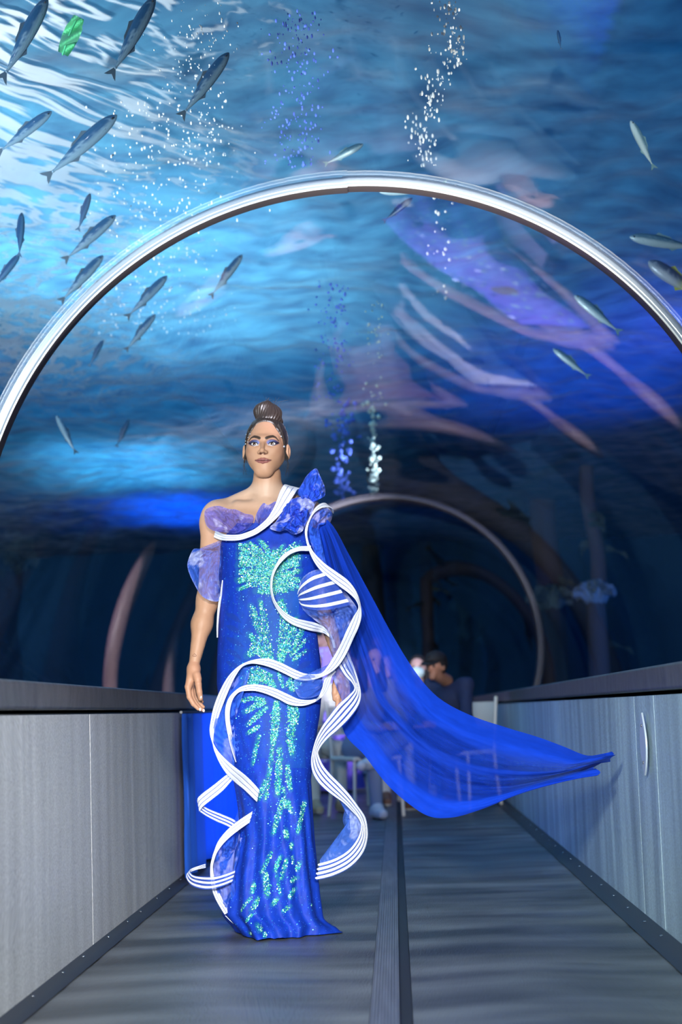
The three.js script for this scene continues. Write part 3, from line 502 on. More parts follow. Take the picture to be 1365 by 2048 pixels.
S(7, 60, 0.55, 480, 1402, 505, 1396, 530, 1400); S(9, 80, 0.5, 492, 1424, 512, 1412, 532, 1404); S(8, 70, 0.55, 498, 1450, 515, 1432, 535, 1414); S(6, 55, 0.6, 497, 1467, 508, 1459, 520, 1452); S(12, 200, 0.55, 553, 1402, 552, 1430, 549, 1462, 546, 1490); S(13, 150, 0.6, 580, 1408, 584, 1440, 581, 1475, 583, 1510); S(9, 60, 0.6, 590, 1412, 592, 1432, 588, 1450); S(7, 60, 0.45, 546, 1490, 540, 1540, 533, 1600); S(10, 120, 0.6, 559, 1495, 558, 1530, 556, 1565, 555, 1590); S(7, 60, 0.5, 575, 1530, 577, 1560, 580, 1580); S(6, 45, 0.35, 520, 1470, 512, 1500, 508, 1530);
S(6, 40, 0.6, 567, 1575, 568, 1600, 572, 1616);
for (const [x0, y0, x1, y1, w, n] of [[565, 1600, 547, 1668, 8, 60], [575, 1600, 583, 1626, 6, 30], [609, 1604, 594, 1666, 7, 75], [571, 1660, 573, 1676, 8, 36], [583, 1686, 582, 1698, 6, 16], [544, 1704, 525, 1746, 5, 24], [561, 1712, 550, 1742, 6, 34], [572, 1718, 562, 1758, 6, 36], [585, 1712, 586, 1728, 4, 10], [599, 1724, 594, 1742, 6, 16], [594, 1755, 581, 1764, 7, 24], [532, 1744, 537, 1792, 9, 60], [511, 1765, 506, 1786, 6, 20], [590, 1777, 577, 1796, 7, 30], [519, 1795, 506, 1820, 7, 26], [505, 1794, 485, 1823, 4, 22], [554, 1797, 546, 1810, 7, 20], [578, 1812, 565, 1824, 6, 18], [505, 1828, 496, 1846, 4, 16], [518, 1848, 525, 1866, 6, 18], [503, 1868, 506, 1873, 6, 12], [531, 1868, 534, 1880, 4, 10], [622, 1808, 620, 1812, 3, 3], [552, 1738, 560, 1790, 5, 10], [520, 1600, 532, 1560, 6, 40]]) S(w, n, 0.7, x0, y0, x1, y1);
// dark embroidered leaves at the sides
const leaves = []; for (const side of [0, 1]) for (let k = 0; k < 7; k++) { const y = 1228 + k * 24, X = (x) => side ? 1076 - x : x; leaves.push([[X(456), y], [X(470), y + 6], [X(486 + 3 * (k % 3)), y + 18]]); }

const strokeBins = strokes.map((s) => { const xs = s.pts.map((p) => p[0]), ys = s.pts.map((p) => p[1]); return { s, x0: Math.min(...xs) - 26, x1: Math.max(...xs) + 26, y0: Math.min(...ys) - 26, y1: Math.max(...ys) + 26 }; });
function clothColor(a, y) {
  const g = gownAt(y), px = g.cx + g.hw * Math.cos(a); let c = [0.0016, 0.027, 0.33];
  const n = fbm(Math.cos(a) * 9, y / 22, Math.sin(a) * 9, 3); c = c.map((q) => q * (1 + 0.5 * n));
  if (Math.sin(a) > -0.1 && y < 1900) {
    let m = 0; for (const b of strokeBins) if (px > b.x0 && px < b.x1 && y > b.y0 && y < b.y1) m = Math.max(m, smooth(b.s.w * 0.95, b.s.w * 0.3, segDist(px, y, b.s.pts)[0]));
    c = mixc(c, [0.005, 0.085, 0.28], m * 0.85);
    let l = 0; for (const q of leaves) { const d = segDist(px, y, q), w = 7 * Math.sin(Math.PI * clamp(d[1] * 0.85 + 0.12)); l = Math.max(l, smooth(w, w * 0.6, d[0])); } c = mixc(c, [0.004, 0.030, 0.25], l * 0.8);
    const seam = smooth(1.6, 0.6, Math.abs(px - (478 + (y - 1100) * 0.08))) * (y < 1200 ? 1 : 0); c = mixc(c, [0.004, 0.03, 0.2], seam * 0.7);
  }
  return c;
}

const gownMap = dataTexture(1024, 1024, (u, v) => { const c = clothColor(u * TAU, lerp(1046, 1882, v)).map((q) => Math.pow(clamp(q), 1 / 2.2)); return c; }, { srgb: true });
gownMap.wrapT = THREE.ClampToEdgeWrapping;
const clothBump = dataTexture(256, 256, (u, v) => 0.5 + 0.6 * tileNoise(u, v, 90, 90, 2, 2)); clothBump.repeat.set(6, 6);
const gownMat = new THREE.MeshPhysicalMaterial({ map: gownMap, roughness: 0.6, specularIntensity: 0.35, bumpMap: clothBump, bumpScale: 0.0005, side: THREE.DoubleSide });
const gown = wear('gown', grid(220, 260, (u, v) => gownPoint(u * TAU, lerp(1046, 1882, v))), gownMat);

// sequins: thousands of small tilted discs
function discs(list, name, parent, r) {
  const disc = new THREE.CircleGeometry(1, 7), m = new THREE.InstancedMesh(disc, new THREE.MeshPhysicalMaterial({ color: 0xffffff, roughness: 0.3, metalness: 0.55, side: THREE.DoubleSide }), list.length);
  const o = new THREE.Object3D(), n = V(), cam = V();
  list.forEach((s, i) => {
    o.position.copy(s.p).sub(WO); n.copy(s.n); n.x += rr(-0.6, 0.6); n.y += rr(-0.6, 0.6); n.z += rr(-0.2, 0.4); n.normalize();
    o.quaternion.setFromUnitVectors(V(0, 0, 1), n); o.scale.setScalar(r * rr(0.75, 1.2)); o.updateMatrix(); m.setMatrixAt(i, o.matrix); m.setColorAt(i, s.c);
  });
  m.name = name; m.castShadow = m.receiveShadow = true; m.userData.kind = 'stuff'; parent.add(m); return m;
}
function onGown(px, y, lift) {
  const g = gownAt(y), t = clamp((px - g.cx) / g.hw, -0.995, 0.995), a = Math.acos(Math.sign(t) * Math.pow(Math.abs(t), 1 / 0.92)), p = gownPoint(a, y, lift), q = gownPoint(a + 0.02, y, lift), r = gownPoint(a, y + 2, lift);
  return { p, n: q.sub(p).cross(r.sub(p)).normalize().multiplyScalar(1) };
}
{
  const list = [], pal = [C(0.03, 0.33, 0.55), C(0.07, 0.60, 0.55), C(0.06, 0.66, 0.30), C(0.32, 0.85, 0.34), C(0.45, 0.9, 0.72), C(0.015, 0.15, 0.5)];
  for (const s of strokes) for (let i = 0; i < s.n * 3.6; i++) {
    const t = rnd() * (s.pts.length - 1), k = Math.min(Math.floor(t), s.pts.length - 2), f = t - k, e = Math.sqrt(Math.sin(Math.PI * clamp((t / (s.pts.length - 1)) * 0.86 + 0.09)));
    const a = s.pts[k], b = s.pts[k + 1], L = Math.hypot(b[0] - a[0], b[1] - a[1]), q = rr(-1, 1) * s.w * 0.66 * e * (rnd() < 0.15 ? 1.5 : 1), x = lerp(a[0], b[0], f) - (b[1] - a[1]) / L * q, y = lerp(a[1], b[1], f) + (b[0] - a[0]) / L * q;
    const w = onGown(x, y, 0.0035); if (w.n.z < 0) w.n.negate();
    const h = rnd(); const hot = rnd() < 0.07; if (hot) w.n.set(rr(-0.15, 0.15), rr(0.0, 0.35), 1); list.push({ ...w, c: hot ? C(0.75, 1, 0.85) : (h < 0.2 ? pal[5] : h < 0.42 ? pal[0] : h < 0.42 + 0.3 * (1 - s.tone) ? pal[1] : h < 0.8 ? pal[1 + (h * 50 % 2 | 0)] : h < 0.92 ? pal[3] : pal[4]).clone() });  // a few near-white discs face the camera as coloured glints
  }
  tag(discs(list, 'sequins', gown, 0.0021), 'green and turquoise sequins in a leaf motif');
  const fine = []; for (let i = 0; i < 2400; i++) { const y = rr(1080, 1874), g = gownAt(y), x = g.cx + g.hw * rr(-0.97, 0.97), w = onGown(x, y, 0.002); if (w.n.z < 0) w.n.negate(); fine.push({ ...w, c: C(rr(0.02, 0.08), rr(0.12, 0.4), rr(0.6, 1)) }); }
  tag(discs(fine, 'small_sequins', gown, 0.0015), 'fine scattered blue sequins');
}

// ---- tulle and ruffles
const tulleMat = (c, opacity) => new THREE.MeshPhysicalMaterial({ color: c, vertexColors: true, roughness: 0.7, transparent: true, opacity, sheen: 0.5, sheenColor: C(0.3, 0.4, 1), side: THREE.DoubleSide });
const bandMat = tulleMat(C(0.05, 0.13, 0.72), 0.62), whiteMat = std(C(0.72, 0.74, 0.83), 0.6, { sheen: 0.2, sheenColor: C(1, 1, 1) });
function smoothLine(pts) { return new THREE.CatmullRomCurve3(pts, false, 'centripetal'); }
// a ruffle runs between two edges; white padded strips are sewn along it
function ruffle(A, B, { n = 3, fill = 0.84, lift = [0.045, 0.045], fade = 0, steps = 90, ends = false, label } = {}) {
  const place = (list, l) => list.map(([x, y, dz]) => J(x, y, dz ?? frontZ(x, y) + l));
  const ca = smoothLine(place(A, lift[0])), cb = smoothLine(place(B, lift[1]));
  // match the two edges point by point along the shorter parametrisation
  const pa = ca.getPoints(steps), pb = cb.getPoints(steps);
  const g = grid(steps, 10, (u, v) => { const i = Math.round(u * steps); return pa[i].clone().lerp(pb[i], v); });
  const col = []; for (let j = 0; j <= 10; j++) for (let i = 0; i <= steps; i++) { const q = 0.7 + 0.5 * fbm(i * 0.12, j * 0.5, A[0][0], 2); col.push(q, q, q * 1.05, clamp(0.85 + 0.3 * fbm(i * 0.08, j * 0.3, 5, 2), 0.3, 1)); }
  g.setAttribute('color', new THREE.Float32BufferAttribute(col, 4));
  const band = wear('ruffle', g, bandMat);
  const side = V(), t = V(), nrm = V();
  for (let k = 0; k < n; k++) {
    const m = (k + 0.5) / n, hw = 0.5 / n * fill, prof = 12;
    const s = grid(steps, prof, (u, v) => {
      const i = Math.round(u * steps), i2 = Math.min(i + 1, steps), i1 = Math.max(i - 1, 0);
      side.copy(pb[i]).sub(pa[i]); const c = pa[i].clone().addScaledVector(side, m); t.copy(pa[i2]).lerp(pb[i2], m).sub(pa[i1].clone().lerp(pb[i1], m)); nrm.copy(side).cross(t).normalize();
      const a = v * TAU, w = Math.max(side.length() * hw, 0.0011); side.normalize();
      return c.addScaledVector(side, Math.sign(Math.cos(a)) * Math.pow(Math.abs(Math.cos(a)), 0.45) * w).addScaledVector(nrm, Math.sign(Math.sin(a)) * Math.pow(Math.abs(Math.sin(a)), 0.6) * 0.0019);
    });
    wear('white_strip', s, whiteMat, band);
    if (ends) { const e = pa[steps].clone().lerp(pb[steps], m); wear('strip_end', new THREE.SphereGeometry(0.0052, 10, 8).scale(1.2, 0.8, 0.8).translate(e.x, e.y, e.z), whiteMat, band); }
  }
  if (label) band.userData.label = label;
  return band;
}
// chest strap, over the left shoulder
ruffle([[432, 1060], [443, 1066], [454.5, 1069], [478.7, 1068.8], [495, 1064], [511, 1056.7], [535, 1035.8], [545, 1020], [551, 1008], [561, 981], [566, 972], [570, 969, 0.11], [576, 972, 0.06]],
  [[428.5, 1075], [441, 1080], [454.5, 1081.5], [478.7, 1080.5], [498, 1075], [514, 1068], [535, 1053.5], [549, 1041], [559.3, 1031], [580, 1003.5], [590, 988], [597, 978.5, 0.11], [607, 978, 0.06]], { fill: 0.9, lift: [0.055, 0.05], label: 'white striped ruffle across the chest' });
// the long ruffle: shoulder, left side of the body, across the hips, down to the hem
ruffle([[657, 1013, -0.02], [649, 1005.5, 0.04], [636, 1010, 0.09], [624.8, 1023, 0.12], [612.7, 1049, 0.13], [610, 1062, 0.13], [612, 1079.6, 0.14], [616.7, 1097.3, 0.15], [626.4, 1120, 0.16], [637.7, 1137, 0.165], [653, 1152, 0.165], [677.7, 1172, 0.16], [699, 1187.7, 0.15], [713, 1202, 0.13], [718, 1217, 0.11], [707, 1234, 0.12], [693, 1261.5, 0.14], [681, 1288.7, 0.16], [664.8, 1317.4, 0.18], [654, 1334, 0.19], [643, 1346, 0.2],
  [611.7, 1347], [586.8, 1337], [561.9, 1324.8], [537, 1316.6], [517, 1317.3], [494.6, 1323.5], [474.7, 1334.7], [457, 1352], [439.8, 1382], [427.4, 1414], [421, 1444], [419.5, 1462], [424.8, 1482], [434.8, 1499.7], [449.7, 1516], [469.6, 1533], [494.5, 1553], [509.5, 1568], [519, 1579]],
  [[668, 1027, -0.03], [667, 1019, 0.03], [660, 1014, 0.06], [646, 1014, 0.09], [630, 1023, 0.12], [621, 1037.7, 0.13], [615, 1058, 0.13], [616.5, 1080, 0.14], [624, 1098, 0.15], [635, 1112, 0.16], [652, 1128, 0.16], [674, 1143.5, 0.155], [696, 1160, 0.14], [712, 1181, 0.12], [720.5, 1205, 0.09], [723.8, 1230.8, 0.08], [719, 1252, 0.09], [707, 1278.5, 0.10], [692, 1311, 0.13], [675.7, 1334, 0.16], [655, 1349, 0.2],
  [618, 1361.5], [594, 1359.6], [571, 1348.5], [547, 1337.5], [524.5, 1330], [503, 1327], [487, 1332], [472, 1352], [459.8, 1377], [444.8, 1414], [434.9, 1444], [428, 1468], [427, 1491], [432.3, 1509.7], [439.7, 1527], [454, 1549], [471, 1565.5], [489.6, 1580.7], [513.8, 1604]], { steps: 260, lift: [0.062, 0.05], label: 'long white striped ruffle from the shoulder round to the hem' });
// second band over the hips
ruffle([[668, 1338, 0.12], [658, 1349, 0.14], [649.7, 1358, 0.16], [645.6, 1374, 0.175], [640, 1388.5, 0.185], [630, 1398.5], [599, 1398], [574.3, 1387], [549.4, 1376], [524.5, 1369.6], [504.6, 1368.4], [484.7, 1372], [469.7, 1382], [457, 1397], [451, 1417], [451, 1439], [454.8, 1464], [460, 1488], [466, 1508], [472, 1524]],
  [[672, 1344, 0.10], [665, 1352, 0.12], [661, 1366, 0.13], [653.8, 1383, 0.15], [643, 1395, 0.175], [630, 1404], [607, 1412], [580, 1410], [558, 1399], [534, 1388.5], [513, 1382.5], [495, 1382], [480, 1384], [468, 1396], [461, 1417], [460, 1439], [464, 1464], [472, 1483, 0.02], [476, 1500, 0.02], [474, 1526, 0.02]], { steps: 150, n: 3, lift: [0.055, 0.045], label: 'shorter white striped ruffle across the hips' });
// round loop on the bodice
ruffle([[622, 1091, 0.13], [614.6, 1092], [599, 1093], [580.8, 1100], [563.8, 1112], [551.5, 1130.8], [543.8, 1149], [540.8, 1172], [543.8, 1195], [551.5, 1213.8], [565, 1234], [582, 1247.7], [599, 1255], [622, 1262], [640.8, 1265], [655, 1271, 0.12], [663, 1280, 0.10], [668, 1296, 0.09]],
  [[622, 1102, 0.13], [616, 1102], [599, 1102], [582, 1107.7], [567, 1120], [554.6, 1135], [547, 1152], [544.2, 1172], [548.5, 1197], [559, 1213.8], [574.6, 1227.7], [594.6, 1237], [612, 1241], [632, 1245.5], [648, 1253], [660, 1266, 0.11], [668, 1280, 0.09], [672, 1296, 0.08]], { steps: 120, n: 3, lift: [0.04, 0.075], label: 'round white striped loop on the bodice' });
// cage of four bowed strips below the elbow
ruffle([[595, 1187, 0.10], [597.7, 1175, 0.13], [607, 1160, 0.16], [622, 1147.7, 0.175], [640.8, 1140.7, 0.165], [652, 1137, 0.14]], [[600, 1206, 0.10], [605, 1213.8, 0.13], [628.5, 1220, 0.17], [653, 1220, 0.185], [676, 1216, 0.17], [702, 1210, 0.13]], { n: 4, fill: 0.34, steps: 50, label: 'open cage of four bowed white strips' });
// long ruffle at the right of the skirt
ruffle([[676, 1330, 0.10], [690, 1352, 0.09], [704, 1366, 0.07], [709, 1376, 0.06], [696, 1391, 0.09], [676, 1409, 0.11], [659, 1431, 0.12], [645, 1451, 0.12], [633, 1475, 0.11], [625, 1503, 0.10], [622, 1525, 0.11], [625, 1544.5, 0.13], [634, 1562, 0.15], [648, 1577, 0.16], [666, 1591, 0.16], [685, 1604, 0.15], [701, 1619, 0.14], [715, 1632, 0.12], [722, 1645, 0.11], [721.6, 1659, 0.11], [714, 1678, 0.12], [699.6, 1697, 0.14], [679, 1711.5, 0.16], [658.6, 1720, 0.17], [640, 1725, 0.17]],
  [[697, 1301, 0.05], [707, 1328, 0.03], [715, 1352, 0.01], [722.5, 1385, 0.02], [720, 1407, 0.05], [703, 1433.6, 0.07], [676, 1461, 0.08], [657, 1477, 0.07], [643, 1493, 0.06], [637, 1505, 0.05], [640, 1515, 0.05], [648, 1531, 0.06], [663, 1549, 0.08], [682, 1568, 0.09], [699.6, 1588, 0.09], [717, 1612, 0.07], [731.9, 1635, 0.05], [736, 1656, 0.04], [736, 1676, 0.05], [730, 1700, 0.07], [717, 1720, 0.10], [695, 1739, 0.13], [666, 1752.5, 0.15], [650, 1757, 0.16], [633, 1760.5, 0.16]], { steps: 190, n: 4, fill: 0.62, ends: true, label: 'loose white striped ruffle beside the skirt with free strip ends' });
// zigzag at the left of the skirt
ruffle([[458, 1546, 0.05], [452, 1550, 0.05], [426, 1570.7, 0.07], [406, 1585.7, 0.08], [397, 1594, 0.08], [395, 1599, 0.06]], [[468, 1558, 0.05], [462.8, 1563, 0.05], [447, 1580.7, 0.07], [426, 1598, 0.08], [407, 1613, 0.08], [399.5, 1623, 0.06]], { steps: 50, label: 'white striped ruffle folded to a point beside the knee' });
ruffle([[396, 1602, 0.05], [414.8, 1615.5, 0.02], [444.7, 1628, 0], [469.6, 1639, -0.01], [489.6, 1654, -0.02], [499, 1663, -0.03]], [[399.5, 1624, 0.05], [413, 1633, 0.02], [432, 1643, 0], [453, 1652, -0.01], [470, 1662, -0.02], [487, 1679, -0.03]], { steps: 50, fill: 0.6, label: 'white striped ruffle running back behind the skirt' });
// arc at the left of the skirt, down to the floor
ruffle([[506, 1622, 0.15], [486.6, 1634.5, 0.15], [465.5, 1650, 0.13], [449.7, 1665, 0.12], [436.5, 1683, 0.1], [428.6, 1701.8, 0.09], [423, 1720, 0.08], [420.7, 1736, 0.08], [420.7, 1754, 0.08], [423, 1775.6, 0.08], [430, 1795.4, 0.1], [439, 1812.6, 0.11], [449, 1829, 0.13]],
  [[498.5, 1646, 0.17], [478.7, 1660, 0.16], [457.6, 1677, 0.14], [444.4, 1691, 0.12], [433.5, 1707, 0.1], [428, 1723, 0.08], [426, 1738.7, 0.07], [428.6, 1756, 0.07], [433.9, 1775.6, 0.07], [441.8, 1791.5, 0.09], [448, 1801, 0.11], [456, 1811, 0.12], [464, 1822, 0.14]], { steps: 100, label: 'white striped arc beside the skirt down to the hem' });
ruffle([[450, 1831, 0.12], [463, 1844, 0.12], [475, 1853, 0.12], [487, 1860, 0.13]], [[453, 1832, 0.12], [466, 1845, 0.12], [478, 1853, 0.12], [489, 1859, 0.13]], { steps: 20, n: 1 });
// loop low at the left
ruffle([[411, 1727, -0.03], [394, 1733, -0.02], [383, 1738, 0.0], [380.5, 1743, 0.03], [387.7, 1750, 0.07], [406, 1753, 0.11], [432.5, 1752, 0.15], [452, 1746.6, 0.17], [471, 1739.5, 0.18]], [[412, 1736, -0.03], [392, 1740, -0.03], [377, 1746, -0.01], [372.5, 1754, 0.03], [377, 1765, 0.07], [388, 1773.5, 0.11], [415, 1779, 0.15], [444, 1773, 0.17], [464, 1765, 0.18]], { steps: 80, fill: 0.5, label: 'white striped loop low beside the skirt' });
// narrow edge at the side seam
ruffle([[445, 1160, 0.06], [441, 1185, 0.06], [436, 1215, 0.06], [434, 1250, 0.06], [434.5, 1275, 0.06]], [[447, 1163, 0.05], [444, 1190, 0.05], [440, 1218, 0.05], [437, 1250, 0.05], [436, 1275, 0.05]], { steps: 30, n: 1, fill: 0.95 });

// crumpled tulle: a fan from a gathered point to an outline
function crumple(name, centre, outline, { c = [0.05, 0.14, 0.72], pale = [0.50, 0.50, 0.80], amt = 0.02, alpha = [0.45, 0.9], seed: sd = 1, paleAt = 0.3, label } = {}) {
  const loop = new THREE.CatmullRomCurve3(outline.map(([x, y, dz]) => V(x, y, dz)), true, 'centripetal'), nu = 96, nv = 26, col = [], cx = centre[0], cy = centre[1], cz = centre[2], q = loop.getPoints(nu);
  const g = grid(nu, nv, (u, v) => {
    const o = q[Math.round(u * nu) % nu], r = v, a = u * TAU, ridge = Math.sin(a * 5 + sd) * 0.5 + fbm(Math.cos(a) * 3 + sd, Math.sin(a) * 3, r * 1.2, 3) * 1.6;
    const z = lerp(cz, o.z, r) + amt * (ridge * r * (1.3 - r)) + amt * 1.2 * Math.sin(Math.PI * r) + amt * 0.5 * (1 - Math.abs(fbm(lerp(cx, o.x, r) / 14, lerp(cy, o.y, r) / 14, sd, 2)) * 6);
    const X = lerp(cx, o.x, r), Y = lerp(cy, o.y, r), wx = 9 * fbm(X / 30, Y / 30, sd, 2), big = fbm((X + wx) / 26 + sd * 1.7, (Y + wx) / 34, sd * 3.1, 2), fan = fbm(Math.cos(a) * 1.6, Math.sin(a) * 1.6 + sd, r * 0.5, 2);
    const f = smooth(paleAt * 0.5, paleAt * 0.5 + 0.06, big + 0.4 * fan) * (0.75 + 0.8 * fbm(X / 5, Y / 9, sd, 2)) + 0.45 * smooth(0.022, 0.0, Math.abs(big + 0.03)) , edge = smooth(0.96, 1, r) * 0.7;
    const m = mixc(c, pale, clamp(f * 0.85 + edge * 0.4)); col.push(...m, clamp(lerp(alpha[0], alpha[1], clamp(0.35 + f * 0.5 + edge * 0.5 + 0.5 * fbm(a * 2, r * 4, sd, 2)))));
    return J(lerp(cx, o.x, r), lerp(cy, o.y, r), z);
  });
  g.setAttribute('color', new THREE.Float32BufferAttribute(col, 4));
  const m = wear(name, g, new THREE.MeshPhysicalMaterial({ color: 0xffffff, vertexColors: true, roughness: 0.85, specularIntensity: 0.25, transparent: true, opacity: 1, side: THREE.DoubleSide })); if (label) m.userData.label = label; return m;
}
crumple('tulle_frill', [470, 1062, 0.13], [[409, 1030, 0.10], [411, 1020, 0.10], [425, 1013, 0.12], [440, 1012, 0.13], [458, 1018, 0.14], [472, 1019, 0.15], [490, 1027, 0.15], [506, 1031, 0.15], [507, 1044, 0.15], [476, 1068, 0.14], [450, 1066, 0.13], [424, 1060, 0.11], [413, 1050, 0.10]], { c: [0.09, 0.09, 0.48], pale: [0.42, 0.40, 0.66], alpha: [0.5, 0.85], seed: 2, label: 'sheer lilac blue frill over the right shoulder' });
crumple('tulle_frill', [520, 1052, 0.14], [[508, 1046, 0.14], [512, 1030, 0.14], [528, 1006, 0.14], [536, 1010, 0.14], [552, 1003, 0.14], [550, 1020, 0.14], [535, 1040, 0.14], [510, 1056, 0.14], [480, 1067, 0.14]], { c: [0.03, 0.07, 0.45], pale: [0.35, 0.30, 0.50], alpha: [0.6, 0.95], seed: 5, amt: 0.01 });
crumple('tulle_frill', [615, 1010, 0.10], [[596, 985, 0.10], [606, 965, 0.09], [614, 951, 0.08], [633, 937, 0.06], [640, 951, 0.06], [648, 968, 0.06], [651, 980, 0.06], [649, 993, 0.07], [637, 999, 0.09], [628, 1011, 0.10], [617, 1006, 0.11], [603, 998, 0.11]], { c: [0.03, 0.10, 0.72], pale: [0.45, 0.48, 0.85], alpha: [0.72, 0.97], seed: 8, amt: 0.03, paleAt: 0.16, label: 'pointed stiff tulle bow on the left shoulder' });
crumple('tulle_frill', [590, 1030, 0.15], [[553, 1042, 0.14], [570, 1012, 0.15], [585, 998, 0.14], [610, 995, 0.13], [629, 1008, 0.12], [624, 1025, 0.14], [613, 1045, 0.15], [605, 1062, 0.16], [588, 1069, 0.16], [572, 1060, 0.16], [560, 1063, 0.16], [540, 1056, 0.15]], { c: [0.02, 0.07, 0.56], pale: [0.48, 0.50, 0.82], alpha: [0.85, 1], seed: 11, amt: 0.03, paleAt: 0.14, label: 'crumpled blue tulle on the left breast' });
crumple('tulle_frill', [436, 1100, 0.06], [[442, 1082, 0.05], [430, 1085, 0.07], [412, 1092, 0.08], [400, 1097, 0.06], [388, 1098, 0.04], [379, 1114, 0.03], [375, 1130, 0.03], [380, 1150, 0.03], [392, 1174, 0.04], [402, 1190, 0.06], [415, 1199, 0.07], [437, 1202, 0.06], [442, 1165, 0.06], [445, 1125, 0.06]], { c: [0.05, 0.14, 0.66], pale: [0.50, 0.52, 0.78], alpha: [0.38, 0.8], seed: 14, amt: 0.03, paleAt: 0.2, label: 'sheer blue tulle puff round the right upper arm' });
crumple('tulle_frill', [636, 1050, 0.06], [[625, 1030, 0.09], [650, 1016, 0.05], [664, 1024, 0.0], [660, 1046, 0.0], [645, 1052, 0.02], [636, 1068, 0.05], [642, 1100, 0.07], [654, 1132, 0.09], [640, 1122, 0.10], [624, 1090, 0.11], [618, 1055, 0.11]], { c: [0.03, 0.11, 0.66], pale: [0.40, 0.36, 0.66], alpha: [0.6, 0.92], seed: 17, amt: 0.02, paleAt: 0.15 });
crumple('tulle_frill', [660, 1230, 0.10], [[603, 1160, 0.11], [625, 1142, 0.12], [650, 1140, 0.12], [680, 1172, 0.1], [700, 1195, 0.08], [716, 1222, 0.06], [708, 1252, 0.07], [690, 1288, 0.09], [672, 1320, 0.10], [662, 1300, 0.11], [655, 1262, 0.11], [630, 1240, 0.12], [606, 1218, 0.11], [598, 1190, 0.1]], { c: [0.08, 0.16, 0.60], pale: [0.45, 0.46, 0.72], alpha: [0.3, 0.72], seed: 21, amt: 0.03, paleAt: 0.25, label: 'gathered sheer tulle at the left elbow' });
crumple('tulle_frill', [655, 1330, 0.10], [[690, 1295, 0.07], [700, 1310, 0.05], [710, 1350, 0.04], [716, 1378, 0.03], [705, 1395, 0.05], [690, 1410, 0.06], [678, 1380, 0.07], [668, 1345, 0.08], [660, 1360, 0.09], [648, 1385, 0.12], [600, 1395, 0.17], [590, 1360, 0.18], [640, 1352, 0.16], [668, 1325, 0.12]], { c: [0.05, 0.13, 0.60], pale: [0.40, 0.42, 0.72], alpha: [0.3, 0.65], seed: 25, amt: 0.015, paleAt: 0.2 });
crumple('tulle_frill', [470, 1440, 0.10], [[478, 1336, 0.10], [500, 1340, 0.16], [475, 1400, 0.12], [470, 1450, 0.10], [478, 1500, 0.07], [490, 1560, 0.07], [505, 1590, 0.09], [480, 1570, 0.07], [450, 1520, 0.06], [428, 1480, 0.06], [430, 1430, 0.06], [447, 1385, 0.07]], { c: [0.03, 0.12, 0.66], pale: [0.22, 0.26, 0.72], alpha: [0.55, 0.85], seed: 28, amt: 0.015, paleAt: 0.12 });
crumple('tulle_frill', [470, 1700, 0.06], [[486, 1600, 0.02], [500, 1630, 0.05], [492, 1660, 0.08], [482, 1700, 0.10], [470, 1740, 0.14], [462, 1770, 0.14], [470, 1810, 0.14], [450, 1820, 0.12], [434, 1780, 0.08], [428, 1740, 0.06], [430, 1715, 0.06], [445, 1685, 0.07], [465, 1655, 0.08]], { c: [0.02, 0.08, 0.50], pale: [0.22, 0.24, 0.55], alpha: [0.6, 0.9], seed: 31, amt: 0.02, paleAt: 0.12 });
crumple('tulle_frill', [700, 1640, 0.08], [[642, 1520, 0.04], [652, 1550, 0.06], [675, 1590, 0.08], [690, 1610, 0.07], [686, 1640, 0.06], [690, 1660, 0.06], [675, 1680, 0.08], [658, 1700, 0.1], [640, 1722, 0.14], [655, 1735, 0.15], [690, 1722, 0.14], [722, 1690, 0.09], [730, 1655, 0.05], [715, 1625, 0.07], [690, 1592, 0.09], [660, 1560, 0.08]], { c: [0.05, 0.14, 0.60], pale: [0.36, 0.42, 0.72], alpha: [0.4, 0.75], seed: 35, amt: 0.012, paleAt: 0.2 });

